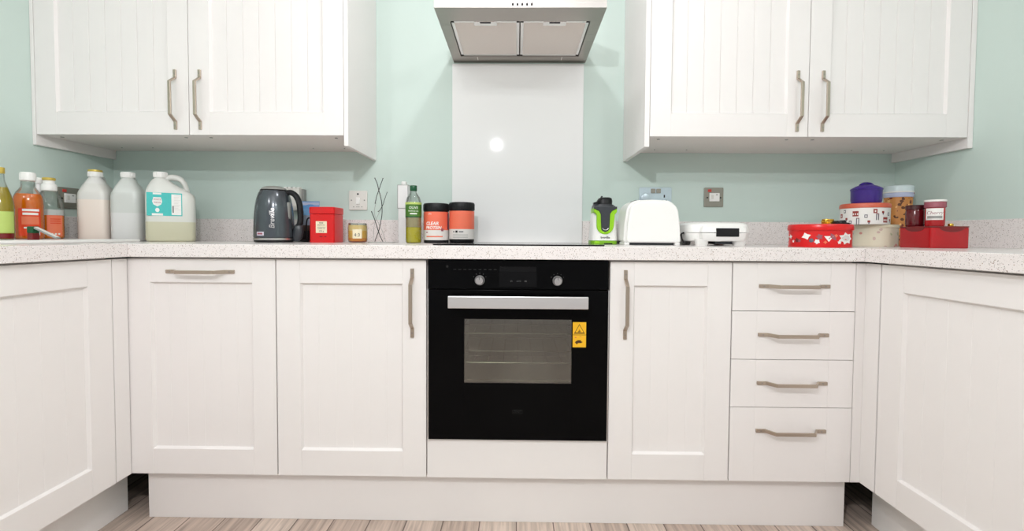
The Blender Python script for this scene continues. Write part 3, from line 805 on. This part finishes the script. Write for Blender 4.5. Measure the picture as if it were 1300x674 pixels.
# utensil in front of the bottles
t = thing('cleaning_brush', 'grey flat-handled brush with dark head sloping down before the orange bottle', 'brush', (-1.565, -.60, SZ))
b = MB()
a = math.atan2(-.036, .078)
Mx = T(-.036, 0, .0435) @ RY(-a)
b.box(0, .086, -.008, .008, -.0055, 0, M['greyplas'], .0015, M4=Mx); b.box(.004, .082, -.0055, .0055, -.0002, .0012, M['offwhite'], .0004, M4=Mx); b.obj('handle', t)
b = MB(); b.box(-.052, -.032, -.012, .012, .022, .0445, M['darkgreen'], .003); b.obj('head', t)
b = MB(); b.box(-.051, -.033, -.011, .011, 0, .022, M['darkred'], .001); b.obj('bristles', t)

# ------------------------------------------------------------------ kettle
t = thing('kettle', 'dark grey jug kettle with black handle, left of the red tin', 'kettle', (-1.014, -.22, WT))
b = MB()
KP = [(.0735, .018), (.0765, .022), (.0765, .05), (.0745, .10), (.0705, .145), (.065, .178), (.057, .202), (.050, .213)]
b.lathe(KP, M['kettle'], 56); b.obj('body', t)
b = MB(); b.lathe([(.068, 0), (.0745, .003), (.0745, .009), (0, .0095)], M['black'], 48); b.lathe([(.0755, .0095), (.0768, .011), (.0768, .0175), (.075, .019), (0, .0192)], M['chrome'], 56); b.obj('base_ring', t)
b = MB(); b.lathe([(.050, .213), (.0495, .217), (.044, .224), (.030, .230), (.012, .2325), (0, .233)], M['greyplas'], 48); b.lathe([(.0505, .211), (.0515, .214), (.050, .2165), (0, .217)], M['black'], 48); b.obj('lid', t)
# handle towards +x, slightly to the front
b = MB(); b.tube([(.040, 0, .200), (.066, 0, .207), (.088, 0, .194), (.1015, 0, .165), (.106, 0, .128), (.106, 0, .090), (.098, 0, .068), (.074, 0, .058)], lambda u: .0115 if u < .8 else .0095, M['blacksoft'], n=14, ry=.014)
b.loft([(.006, .088, 0, .012, .012, 2), (.020, .094, 0, .019, .016, 2.2), (.045, .097, 0, .021, .017, 2.2), (.066, .098, 0, .017, .015, 2.2), (.078, .100, 0, .010, .010, 2)], M['dark'], 24)
b.obj('handle', t, rot=(0, 0, radians(4)))
b = MB(); b.box(.0655, .0745, -.007, .007, .085, .165, M['greyplas'], .003, M4=RZ(radians(-12))); b.obj('water_gauge', t)
tb = MB()
tb.text('Breville', .027, M['chrome'], None, depth=.0011, shear=.2, bold=.0003)
# letters read upwards: rotate in the xz plane, then wrap on the tapering body
def body_r(z):
    for (r0, z0), (r1, z1) in zip(KP, KP[1:]):
        if z0 <= z <= z1: return r0+(r1-r0)*(z-z0)/(z1-z0)
    return KP[-1][0]
for v in tb.bm.verts:
    x, z, dep = v.co.x, v.co.z, -v.co.y
    u, w = -z, x
    zz = .097+w; r = body_r(zz)+.0004+dep; ang = (u+.004)/.075+radians(20)
    v.co = Vector((r*sin(ang), -r*cos(ang), zz))
tb.obj('lettering', t)
b = MB(); b.arc_label(.0767, -24, 0, .028, .043, M['kprint'], n=8); b.arc_label(.0771, -21, -4, .032, .039, M['mauve'], n=8); b.obj('sticker', t)
b = MB(); b.tube([(.062, .055, .006), (.10, .075, .012), (.106, .06, .04), (.108, .055, .075), (.112, .055, .098), (.120, .058, .104), (.128, .062, .090), (.127, .07, .03), (.120, .082, .006), (.09, .088, .0045), (.045, .095, .0045), (0, .12, .0045)], .0032, M['black'], n=8); b.obj('power_cord', t)

# blue pouch
t = thing('foil_pouch', 'blue foil pouch with dark contents between the kettle and red tin', 'pouch', (-.936, -.066, WT))
b = MB(); b.loft([(0, 0, 0, .040, .022, 3), (.004, 0, 0, .042, .024, 3), (.05, 0, 0, .043, .023, 2.6), (.10, 0, 0, .042, .016, 2.3), (.15, .001, 0, .041, .007, 2.2), (.163, .001, .001, .041, .0025, 2.5), (.182, .002, .001, .041, .0018, 2.5)], M['bluefoil'], 40); b.obj('bag', t)
b = MB(); b.box(-.040, .042, -.0013, .0035, .1645, .178, M['lilac'], .0005); b.obj('seal_strip', t)

# red caddy
t = thing('tea_caddy', 'square red caddy with a cream label, right of the kettle', 'caddy', (-.818, -.165, WT))
b = MB(); b.rbox(-.052, .052, -.052, .052, 0, .118, M['red'], .010, .0015); b.obj('body', t)
b = MB(); b.rbox(-.0535, .0535, -.0535, .0535, .119, .1485, M['red'], .011, .003); b.obj('lid', t)
b = MB(); y = -.0522
b.box(-.0235, .0225, y-.0006, y+.001, .040, .0885, M['cream'])
b.text('FINE', .0085, M['dark'], T(-.0005, y-.0008, .081)); b.text('BREAKFAST', .0062, M['dark'], T(-.0005, y-.0008, .0725)); b.box(-.018, .017, y-.0009, y, .0635, .0645, M['dark'])
b.text('LOOSE TEA', .0062, M['greyprint'], T(-.0005, y-.0008, .058)); b.text('125 g', .0095, M['greyprint'], T(-.0005, y-.0008, .0475))
b.box(-.008, .004, y-.0004, y+.001, .023, .0265, M['darkred']); b.box(.012, .020, y-.0004, y+.001, .023, .0265, M['darkred'])
b.obj('label', t)

# candle
t = thing('candle', 'small amber jar candle with a cream label below the wall switch', 'candle', (-.673, -.20, WT))
b = MB(); b.lathe([(.028, 0), (.0355, .003), (.039, .012), (.0392, .062), (.037, .078), (.0362, .0815), (.0345, .0815), (.036, .062)], M['glass'], 44); b.obj('glass', t)
b = MB(); b.lathe([(.026, .003), (.033, .006), (.0368, .014), (.0368, .073), (0, .0735)], M['wax'], 44); b.obj('wax', t)
b = MB(); b.cyl((0, 0, .073), (0, 0, .080), .001, M['dark'], n=8); b.obj('wick', t)
b = MB(); b.arc_label(.0393, -22+12, 22+22, .018, .056, M['cream'], n=14); b.text('4:3', .020, M['greyprint'], T(0, 0, .032) @ RZ(radians(16)), wrap=.0401); b.obj('label', t)

# twig ornament
t = thing('wire_ornament', 'dark twisted wire twig ornament standing left of the oil bottle', 'ornament', (-.594, -.16, WT))
def P(u, v, y=0.0): return ((u-309)*.000485, y, max(.0045, (622-v)*.000494))
b = MB()
b.tube([P(270, 65), P(290, 110), P(305, 160, -.004), P(325, 225, -.008), P(336, 290, -.008), P(336, 375, -.006), P(318, 455, 0), P(300, 520, .004), P(282, 565, .004), P(265, 618, .004)], .0017, M['darkmetal'], n=8)
b.tube([P(335, 65, .01), P(318, 115, .008), P(305, 160, .004), P(285, 215, .004), P(268, 280, .006)], .0015, M['darkmetal'], n=8)
b.tube([P(248, 355, -.012), P(268, 410, -.008), P(284, 465, -.004), P(300, 520, -.002), P(322, 570, -.006), P(345, 618, -.01)], .0017, M['darkmetal'], n=8)
b.tube([P(372, 180, .012), P(352, 240, .01), P(338, 290, .006), P(318, 330, .004), P(300, 352, 0)], .0012, M['darkmetal'], n=8)
for q in (P(268, 280, .006), P(248, 355, -.012), P(300, 352, 0), P(270, 65), P(335, 65, .01)):
    b.lathe([(0, -.0028), (.0028, 0), (0, .0028)], M['darkmetal'], 10, M4=T(*q))
b.obj('dark_wires', t)
b = MB()
b.tube([P(330, 290, .01), P(300, 360, .012), P(265, 430, .014), P(250, 500, .014), P(243, 618, .016)], .0009, M['palewire'], n=6)
b.tube([P(270, 275, .014), P(255, 340, .016), P(262, 400, .016), P(300, 470, .016), P(330, 540, .018), P(352, 618, .02)], .0009, M['palewire'], n=6)
b.obj('pale_wires', t)
b = MB(); b.rbox(-.042, .066, -.028, .030, 0, .0035, M['chrome'], .006, .0008); b.obj('base_plate', t)

# tall pump/dispenser
t = thing('dispenser_bottle', 'tall slim white dispenser standing behind the green-capped oil bottle', 'bottle', (-.507, -.085, WT))
b = MB(); b.rbox(-.022, .022, -.022, .022, 0, .150, M['frost'], .006, .001); b.obj('body', t)
b = MB(); b.rbox(-.0235, .0235, -.0235, .0235, .1505, .252, M['frost'], .004, .001); b.obj('sleeve', t)
b = MB(); b.rbox(-.0240, .0240, -.0240, .0240, .1495, .1515, M['greyplas'], .004); b.rbox(-.0240, .0240, -.0240, .0240, .2515, .2535, M['greyplas'], .004); [b.box(x-.0008, x+.0008, -.0243, -.0228, .150, .253, M['greyplas']) for x in (-.0225, .0225)]; b.obj('sleeve_edges', t)
b = MB(); b.lathe([(.012, .2535), (.0125, .256), (.012, .268), (.009, .2705), (0, .271)], M['whiteplas'], 24); b.obj('cap', t)

# oil bottle
t = thing('oil_bottle', 'clear oil bottle with a dark green cap and green label', 'bottle', (-.438, -.20, WT))
b = MB(); b.lathe([(.028, 0), (.0315, .003), (.0325, .012), (.0325, .155), (.0315, .172), (.0265, .190), (.0175, .203), (.0125, .211), (.0115, .222), (.0115, .226)], M['glass'], 44); b.obj('shell', t)
b = MB(); b.lathe([(.027, .002), (.0302, .005), (.031, .013), (.031, .066), (0, .0665)], M['oil'], 44)
b.lathe([(.031, .0668), (.031, .110), (0, .1105)], mat('oily_smear', (186, 170, 130), .25, var=.12, vscale=60), 44); b.obj('contents', t)
b = MB(); b.lathe([(.0135, .2175), (.0145, .219), (.0145, .238), (.0135, .240), (0, .2405)], M['darkgreen'], 30); b.obj('cap', t)
b = MB(); b.arc_label(.0327, -75, 105, .107, .168, M['greenlabel'], n=30); b.arc_label(.0331, -75, 105, .160, .169, M['limelabel'], n=30)
b.arc_label(.0331, -75, 105, .107, .1105, M['darkgreen'], n=30)
b.text('OLIVE', .0145, M['whiteprint'], T(0, 0, .146) @ RZ(radians(13)), wrap=.0333); b.text('POMACE OIL', .0075, M['whiteprint'], T(0, 0, .132) @ RZ(radians(13)), wrap=.0333)
b.arc_label(.0331, -12, 38, .119, .124, M['whiteprint'], n=10); b.obj('label', t)

# tubs
def tub(label, loc, rz, front):
    t = thing('powder_tub', label, 'tub', loc, rz, 'coral tubs with black lids')
    b = MB(); b.lathe([(.048, 0), (.0515, .002), (.0525, .006), (.0525, .128), (.05, .134), (.05, .136)], M['black'], 56); b.obj('body', t)
    b = MB(); b.lathe([(.0528, .134), (.054, .136), (.054, .162), (.052, .1665), (.047, .168), (0, .168)], M['black'], 56)
    for k in range(48): b.box(-.0008, .0008, -.0547, -.0535, .137, .161, M['blacksoft'], M4=RZ(2*pi*k/48))
    b.obj('lid', t)
    b = MB(); b.arc_label(.0527, -125, 125, .055, .131, M['coral'], n=48); b.arc_label(.0527, -125, 125, .013, .055, M['greylabel'], n=48)
    if front:
        b.text('CLEAR', .019, M['whiteprint'], T(0, 0, .0815) @ RZ(radians(-10)), wrap=.0534, shear=.2, bold=.0004); b.text('PROTEIN', .017, M['whiteprint'], T(0, 0, .0645) @ RZ(radians(-4)), wrap=.0534, shear=.2, bold=.0004)
        b.text('OPTI', .007, M['whiteprint'], T(0, 0, .121) @ RZ(radians(-20)), wrap=.0534)
        b.arc_label(.0531, -38, 40, .0255, .0305, M['salmon'], n=16); b.arc_label(.0531, -40, -30, .043, .047, M['mauve'], n=4); b.arc_label(.0531, 32, 44, .05, .062, M['mauve'], n=4)
        b.arc_label(.0531, 68, 90, .058, .125, M['mauve'], n=6)
    else:
        for k in range(9): b.arc_label(.0531, -38, 34-5*(k % 3), .064+k*.007, .066+k*.007, M['salmon'], n=10)
        b.cyl((0, -.0528, .045), (0, -.0532, .045), .0001, M['black'], n=6)
        b.arc_label(.0531, -34, -28, .041, .047, M['greyprint'], n=4); b.arc_label(.0531, -22, -12, .040, .049, M['black'], n=4); b.arc_label(.0531, -6, 14, .042, .046, M['dark'], n=8)
        for k in range(3): b.arc_label(.0531, -36, 36, .019+k*.006, .0205+k*.006, M['greyplas'], n=10)
    b.obj('label', t)
tub('coral tub with white lettering and black lid beside the oil bottle', (-.349, -.165, WT), 0, True)
tub('coral tub with small print and black lid, standing on the hob edge', (-.240, -.165, WT+.0045), 0, False)

# ------------------------------------------------------------------ blender
t = thing('blender', 'small green and white blender base with a black cup, left of the toaster', 'blender', (.3485, -.22, WT))
b = MB(); b.loft([(0, 0, 0, .052, .048, 3.5), (.003, 0, 0, .0555, .0515, 3.5), (.014, 0, 0, .0555, .0515, 3.5), (.0165, 0, 0, .053, .049, 3.5)], M['limed'], 48)
b.box(-.004, .030, -.0522, -.04, .001, .006, M['black'], .001); b.box(-.042, -.022, -.0522, -.04, .003, .013, M['lime'], .002); b.obj('base', t)
b = MB(); b.loft([(.0165, 0, 0, .0555, .050, 3.6), (.03, 0, 0, .055, .0495, 3.6), (.09, 0, 0, .050, .046, 3.4), (.125, 0, 0, .0475, .043, 3.2), (.130, 0, 0, .044, .040, 3.2)], M['whiteplas'], 56)
b.obj('body', t)
def arc(cx, cz, r, a0, a1, n=12): return [(cx+r*cos(radians(a0+(a1-a0)*k/n)), cz+r*sin(radians(a0+(a1-a0)*k/n))) for k in range(n+1)]
outer = [(-.047, .146), (-.047, .131), (-.038, .124), (-.034, .116)]+arc(0, .075, .034, 180, 360)+[(.034, .075), (.038, .12), (.047, .131), (.047, .146)]
b = MB(); b.prism(outer, -.0535, -.028, M['lime'], 'Y', .003); b.loft([(.128, 0, 0, .047, .043, 3), (.146, 0, 0, .0475, .043, 3)], M['lime'], 40); b.obj('collar', t)
inner = [(-.0465, .152), (-.0465, .144), (-.026, .134), (-.019, .122), (-.017, .075)]+arc(0, .068, .017, 200, 340)+[(.017, .075), (.019, .122), (.026, .134), (.0465, .144), (.0465, .152)]
b = MB(); b.prism(inner, -.0570, -.030, M['dark'], 'Y', .003); b.loft([(.146, 0, 0, .046, .043, 2.6), (.158, 0, 0, .044, .042, 2.6), (.162, 0, 0, .041, .039, 2.6)], M['dark'], 40)
b.tube([(-.0125, -.0575, .066), (-.007, -.0578, .0605), (0, -.0578, .0585), (.007, -.0578, .0605), (.0125, -.0575, .066)], .0014, M['alu'], n=8); b.obj('cup', t)
b = MB(); b.loft([(.162, .006, 0, .030, .030, 2.5), (.178, .006, 0, .031, .030, 2.5), (.188, .008, 0, .027, .026, 2.3), (.192, .009, 0, .020, .02, 2.2)], M['black'], 32)
b.prism([(-.040, .163), (-.022, .163), (-.008, .180), (-.003, .196), (-.007, .199), (-.012, .188), (-.022, .177), (-.040, .171)], -.012, .010, M['black'], 'Y', .002)
b.prism([(.040, .150), (.051, .150), (.048, .158), (.040, .160)], -.01, .01, M['dark'], 'Y', .001); b.obj('spout_lid', t)
b = MB(); b.text('breville', .0125, M['greyprint'], T(.001, -.0512, .0285) @ RX(radians(-4)), bold=.0002); b.obj('lettering', t)

# ------------------------------------------------------------------ toaster
t = thing('toaster', 'glossy white two-slot toaster in front of the double socket', 'toaster', (.5190, -.26, WT), 0)
def tprof(w, h, z0, r=.05, e=.006):
    """rounded loaf outline in xz"""
    pts = [(-w/2+.006, z0), (-w/2, z0+.008), (-w/2+e*.4, z0+(h-z0)*.45)]
    pts += arc(-w/2+e+r, h-r, r, 180, 90, 10)[0:]
    pts += [(0, h+.002)]
    pts += arc(w/2-e-r, h-r, r, 90, 0, 10)
    pts += [(w/2-e*.4, z0+(h-z0)*.45), (w/2, z0+.008), (w/2-.006, z0)]
    return pts
b = MB(); b.prism(tprof(.219, .1745, .011, .050, .010), -.062, .062, M['whiteplas'], 'Y', .004); b.obj('body', t)
for y0, y1 in ((-.078, -.0625), (.0625, .078)):
    b = MB(); b.prism([(x*.955+.004, z*.97) for x, z in tprof(.2185, .173, .010, .049, .010)], y0, y1, M['whiteplas'], 'Y', .007, seg=4); b.obj('side_shell', t)
b = MB(); b.prism([(-.100, .0095), (-.086, .001), (.086, .001), (.100, .0095), (.100, .0115), (-.100, .0115)], -.06, .06, M['dark'], 'Y', .001)
b.obj('underside', t)
for sx in (-.098, .096):
    b = MB(); b.box(sx-.010, sx+.010, -.074, .074, 0, .0105, M['whiteplas'], .002); b.obj('foot', t)
b = MB()
for yy in (-.026, .026): b.box(-.06, .06, yy-.012, yy+.012, .1735, .1762, M['dark'], .001)
b.obj('slot', t)
b = MB(); b.box(.103, .113, -.012, .012, .108, .118, M['dark'], .002); b.obj('lever', t)
b = MB(); b.box(-.110, -.098, .01, .05, .002, .014, M['black'], .002); b.obj('cord_wrap', t)

# ------------------------------------------------------------------ sandwich toaster
t = thing('sandwich_toaster', 'low white sandwich toaster with a black front grip, right of the toaster', 'sandwich toaster', (.769, -.27, WT), 0)
b = MB(); b.loft([(.016, 0, 0, .108, .090, 5), (.020, 0, 0, .113, .097, 5), (.040, 0, 0, .118, .105, 5), (.0485, 0, 0, .119, .106, 5)], M['whiteplas'], 60); b.obj('base', t)
b = MB(); b.loft([(.0505, 0, 0, .119, .106, 5), (.064, 0, 0, .118, .105, 5), (.080, 0, 0, .116, .098, 5), (.087, 0, 0, .105, .088, 5), (.0895, 0, 0, .088, .072, 5)], M['whiteplas'], 60); b.obj('lid', t)
b = MB(); b.loft([(.018, .000, -.104, .076, .018, 4), (.028, .000, -.106, .083, .024, 4), (.0485, .000, -.106, .086, .026, 4)], M['whiteplas'], 48); b.loft([(.0508, .000, -.106, .086, .026, 4), (.066, .000, -.105, .083, .024, 4), (.077, .000, -.100, .074, .018, 4)], M['whiteplas'], 48); b.obj('front_lip', t)
b = MB(); b.box(-.036, .048, -.1345, -.11, .0345, .0660, M['black'], .002); b.obj('grip', t)
for x in (-.075, .066):
    b = MB(); b.loft([(0, x, -.095, .019, .014, 3), (.006, x, -.095, .021, .017, 3), (.026, x, -.095, .026, .022, 3)], M['whiteplas'], 30); b.loft([(0, x, .07, .019, .014, 3), (.026, x, .07, .026, .022, 3)], M['whiteplas'], 30); b.obj('foot', t)
b = MB(); b.tube([(-.115, -.02, .046), (-.126, -.05, .049), (-.130, -.035, .040), (-.128, -.06, .012), (-.10, -.02, .008)], .003, M['black'], n=8); b.obj('power_cord', t)
b = MB(); b.box(-.02, .05, -.09, .06, .006, .017, M['dark'], .002); b.obj('cord_store', t)

# ------------------------------------------------------------------ tins in right corner
# red round tin
t = thing('round_tin', 'low round red tin with white star print at the front of the tin pile', 'tin', (1.065, -.471, WT))
b = MB(); b.lathe([(0.0923, 0), (0.0940, .001), (0.0940, .003), (0.0928, .004), (0.0928, .060), (0, .0602)], M['red'], 72);
R = .0931
def star(ang, z, r, m, pts=5, inner=.5, rot=0, sx=1.0):
    tb = bmesh.new(); vs = []
    for k in range(pts*2):
        a = radians(90+rot)+pi*k/pts; rr = r if k % 2 == 0 else r*inner
        u = rr*cos(a)*sx; zz = z+rr*sin(a); an = radians(ang-36)+u/R
        vs.append(tb.verts.new(((R+.0004)*sin(an), -(R+.0004)*cos(an), zz)))
    tb.faces.new(vs); b._merge(tb, m)
star(-78, .032, .016, M['whiteprint']); star(-78, .032, .007, M['greyprint'])
star(-22, .038, .013, M['whiteprint'], 4, .6, 20, 1.2); star(-12, .024, .008, M['tingrey'], 6, .8); star(-2, .020, .009, M['whiteprint'], 5, .7, 30)
star(2, .036, .011, M['mauve'], 5, .6, 15); star(18, .032, .013, M['whiteprint'], 3, .5, 60, 1.2); star(26, .036, .014, M['mauve'], 4, .5, 30, 1.2); star(31, .040, .006, M['salmon'], 4, .7)
star(-62, .036, .009, M['whiteprint'], 4, .5, 10, 1.3); star(-52, .020, .006, M['whiteprint'], 5, .6)
star(38, .018, .007, M['whiteprint'], 5, .6); star(12, .018, .006, M['salmon'], 4, .6)
star(-42, .024, .009, M['darkred'], 5, .7); star(-36, .022, .006, M['mauve'], 5, .7)
star(54, .031, .021, M['whiteprint'], 7, .66, 10, 1.5); star(54, .031, .010, M['greylabel'], 12, .9, 0, 1.7)
b.obj('body', t)
b = MB(); b.lathe([(0.0962, .058), (0.0970, .060), (0.0970, .070), (0.0953, .0765), (0.0923, .079), (0.0889, .0795), (0.0855, .0785), (0, .0785)], M['red'], 72); b.obj('lid', t)
# brass cap on the red tin
b = MB(); b.lathe([(.0195, 0), (.0205, .002), (.0205, .006), (.018, .0075), (.0205, .010), (.0205, .015), (.018, .0165), (.019, .018), (.0175, .0215), (0, .0216)], M['brass'], 36, M4=T(0, 0, 0))
o = tag(b.obj('brass_lid', None, (1.1136, -.441, WT+.0785)), 'small round brass lid resting on top of the red tin', 'lid')
# dark clip on the red tin
t = thing('black_clip', 'flat black clip lying on the red tin beside the brass lid', 'clip', (1.137, -.463, WT+.0797))
b = MB(); b.prism([(-.020, 0), (.030, 0), (.030, .006), (.018, .008), (.014, .016), (.004, .013), (-.004, .010), (-.012, .014), (-.02, .008)], -.014, .014, M['blacksoft'], 'Y', .0015); b.obj('body', t)
b = MB(); b.cyl((-.004, -.016, .009), (-.004, .016, .009), .004, M['dark'], n=14); b.obj('spring', t)

# cream tin, white printed tin, purple pot
CX, CY = 1.404, -.291
t = thing('round_tin', 'cream floral round tin at the bottom of the stack', 'tin', (CX, CY, WT))
b = MB(); b.lathe([(.0685, 0), (.0705, .001), (.0705, .0755), (0, .0757)], M['creamtin'], 64); b.obj('body', t)
b = MB(); b.lathe([(.0715, .072), (.0725, .073), (.0725, .082), (.071, .0842), (.068, .0845), (0, .084)], M['creamrim'], 64); b.obj('lid', t)
z1 = WT+.0845
t = thing('round_tin', 'white round tin with red building print and a terracotta lid, mid stack', 'tin', (CX-.0435, CY, z1))
b = MB(); R = .0785
b.lathe([(.0765, 0), (R, .001), (R, .066), (0, .0662)], M['tinwhite'], 64); tin = b
b = MB(); b.lathe([(.0792, .063), (.0808, .064), (.0808, .073), (.079, .0795), (.074, .0818), (0, .0822)], M['orangelid'], 64); b.obj('lid', t)
b = tin
spots = [(-66, .034, 'w'), (-52, .052, 's'), (-46, .020, 'p'), (-22, .040, 'W'), (-16, .012, 't'), (2, .032, 's'), (8, .009, 'p'), (22, .050, 'w'), (28, .028, 't'), (42, .044, 'p'), (50, .016, 'W'), (62, .040, 's'), (-72, .012, 'p'), (70, .014, 'p'), (-34, .010, 's')]
for a, z, k in spots:
    a -= 36
    mm = M['tinred'] if k in 'wWp' else M['tingrey']
    if k == 'W':
        b.arc_label(R+.0002, a-7, a+7, z-.009, z+.011, M['tinred'], .0004, 6)
        for q in (-5, 0, 5): b.arc_label(R+.0005, a+q-1.2, a+q+1.2, z-.004, z+.003, M['tinwhite'], .0004, 3)
    elif k == 'w':
        b.arc_label(R+.0002, a-4.5, a+4.5, z-.008, z+.008, mm, .0004, 5); b.arc_label(R+.0005, a-1.5, a+1.5, z-.004, z+.003, M['tinwhite'], .0004, 3)
    elif k == 't':
        b.arc_label(R+.0002, a-4, a-2, z-.012, z+.012, mm, .0004, 3); b.arc_label(R+.0002, a+1, a+3, z-.012, z+.012, mm, .0004, 3); b.arc_label(R+.0002, a-4, a+3, z+.010, z+.013, M['tinred'], .0004, 3)
    elif k == 's':
        b.arc_label(R+.0002, a-4, a+3, z-.007, z+.005, mm, .0004, 5); b.arc_label(R+.0005, a-2.5, a+1.5, z-.004, z+.002, M['tinwhite'], .0004, 3)
    else:
        b.arc_label(R+.0002, a-3, a+3, z-.002, z+.006, mm, .0004, 4); b.arc_label(R+.0002, a-1, a+1.5, z-.007, z-.001, M['tingrey'], .0004, 3)
b.obj('body', t)
z2 = z1+.0822
t = thing('casserole_pot', 'small purple lidded pot on top of the stack of tins', 'pot', (CX-.039, CY, z2))
b = MB(); b.lathe([(.043, 0), (.047, .003), (.0495, .012), (.050, .050), (.051, .053), (0, .0532)], M['purple'], 56); b.obj('body', t)
b = MB(); b.lathe([(.0515, .0535), (.052, .057), (.049, .060), (.034, .069), (.016, .075), (0, .076)], M['purple'], 56)
b.obj('lid', t)
b = MB(); b.tube([(-.024, 0, .0725), (-.014, 0, .079), (0, 0, .081), (.014, 0, .079), (.024, 0, .0725)], .0042, M['purple'], n=10, ry=.007); b.obj('lid_handle', t)
# biscuit jar behind
t = thing('biscuit_jar', 'tall brown biscuit-print jar with pale lid behind the stacked tins', 'jar', (1.600, -.161, WT))
b = MB(); b.lathe([(.043, 0), (.046, .003), (.047, .02), (.0465, .15), (.0475, .205), (0, .2052)], M['jarfood'], 56); b.obj('body', t)
b = MB(); b.lathe([(.0485, .203), (.0505, .206), (.0505, .216), (.0485, .2175), (.0485, .2215), (0, .2217)], M['lilac'], 56); b.obj('rim', t)
b = MB(); b.lathe([(.0485, .2217), (.050, .223), (.0508, .245), (.049, .250), (.043, .2525), (0, .253)], M['jarwhite'], 56)
b.lathe([(.0505, .222), (.051, .2235), (.051, .226), (.050, .227)], M['whiteprint'], 56); b.obj('lid', t)
b = MB(); b.arc_label(.0506, 58, 68, .216, .223, M['redneon'], n=4); b.obj('red_mark', t)

# red box with scalloped lid
t = thing('red_box', 'glossy deep red rectangular tin with brown scallops at its upper edge', 'tin', (1.4600, -.4725, WT))
b = MB(); b.rbox(-.0645, .0645, -.0675, .0675, 0, .070, M['deepred'], .014, .002, n=6); b.obj('body', t)
b = MB(); b.rbox(-.0655, .0655, -.0685, .0685, .0702, .0745, M['darkred'], .015, .0012, n=6); b.obj('lid', t)
b = MB()
def scal(w, h): return [(x, .0705+z*h/w) for x, z in arc(0, 0, w, 180, 360, 16)]
b.prism(scal(.042, .016), -.0682, -.066, M['darkred'], 'Y')
b.prism(scal(.038, .014), -.0652, -.063, M['darkred'], 'X')
b.obj('scallop', t)
b = MB(); b.prism([(-.05, .004), (-.02, 0), (.02, 0), (.045, .01), (.05, .035), (.042, .060), (-.045, .060)], .0647, .0705, M['darkred'], 'X', .002); b.obj('side_flap', t)
zb = WT+.0745
t = thing('glass_jar', 'dark maroon glass jar with dark lid on the red box, against the biscuit jar', 'jar', (1.4280, -.436, zb))
b = MB(); b.lathe([(0.0235, 0), (0.0259, .003), (0.0267, .012), (0.0267, .055), (0.0243, .062), (0, .0622)], M['maroon'], 44); b.obj('body', t)
b = MB(); b.lathe([(0.0263, .061), (0.0274, .0625), (0.0274, .075), (0.0259, .077), (0, .0772)], M['maroonlid'], 44); b.obj('lid', t)
t = thing('candle_jar', 'small red jar with white printed label and white-edged lid on the red box', 'jar', (1.4462, -.492, zb))
b = MB(); b.lathe([(0.0221, 0), (0.0254, .002), (0.0262, .010), (0.0262, .062), (0.0238, .067), (0, .0672)], M['deepred'], 44); b.obj('body', t)
b = MB(); b.lathe([(0.0267, .064), (0.0289, .066), (0.0289, .083), (0.0279, .0845), (0, .0847)], M['mauve'], 44); b.lathe([(0.0279, .0845), (0.0297, .0855), (0.0297, .0905), (0.0271, .092), (0, .0922)], M['whiteprint'], 44); b.obj('lid', t)
b = MB(); b.arc_label(0.0264, -100, 8, .022, .062, M['whiteprint'], n=22)
b.text('Cherry', .016, M['mauve'], T(0, 0, .046) @ RZ(radians(-45)), wrap=.0268, shear=.2); b.arc_label(0.0267, -88, 0, .027, .036, M['greyplas'], n=14); b.obj('label', t)
b = MB(); b.lathe([(.0075, 0), (.0078, .002), (.0078, .008), (.007, .010), (0, .0102)], M['brass'], 20)
tag(b.obj('bottle_cap', None, (1.4936, -.500, zb)), 'tiny gold cap on the right end of the red box', 'cap')

# ------------------------------------------------------------------ camera
cam = bpy.data.cameras.new('camera'); co = bpy.data.objects.new('camera', cam); C.objects.link(co)
f_px = 558.89
cam.sensor_fit = 'HORIZONTAL'; cam.sensor_width = 36; cam.lens = f_px*36/1300
cam.shift_x = 0; cam.shift_y = (316.6-337)/1300
cam.clip_start = .02
pit, rol, yaw = -.0318, .0061, -.0119
fw = Vector((sin(yaw)*cos(pit), cos(yaw)*cos(pit), sin(pit)))
r = fw.cross(Vector((0, 0, 1))).normalized(); u = r.cross(fw)
r2 = r*cos(rol)+u*sin(rol); u2 = -r*sin(rol)+u*cos(rol)
co.matrix_world = Matrix(((r2.x, u2.x, -fw.x, -.003), (r2.y, u2.y, -fw.y, -2.041), (r2.z, u2.z, -fw.z, .9777), (0, 0, 0, 1)))
scene.camera = co

# ------------------------------------------------------------------ light
def lamp(name, loc, power, size, col=(.985, .975, 1)):
    l = bpy.data.lights.new(name, 'POINT'); l.energy = power; l.shadow_soft_size = size; l.color = col
    o = bpy.data.objects.new(name, l); C.objects.link(o); o.location = loc; return o
lamp('overhead_light', (-.02, -.85, 2.28), 9.6, .03)
for sx in (-1, 1): lamp('overhead_light', (sx*1.2, -2.95, 2.38), 21, .05)  # added pair of unseen fill lamps, set wide to keep reflections off the splashback
lamp('flash_head', (-.2, -2.1, 1.82), 36.5, .02)
w = bpy.data.worlds.new('world'); scene.world = w; w.use_nodes = True
w.node_tree.nodes['Background'].inputs[0].default_value = (.985, .975, 1, 1)
w.node_tree.nodes['Background'].inputs[1].default_value = .62
vs = scene.view_settings
scene.display_settings.display_device = 'sRGB'
vs.view_transform = 'Standard'; vs.look = 'None'; vs.gamma = 1; vs.use_curve_mapping = False
vs.exposure = .05
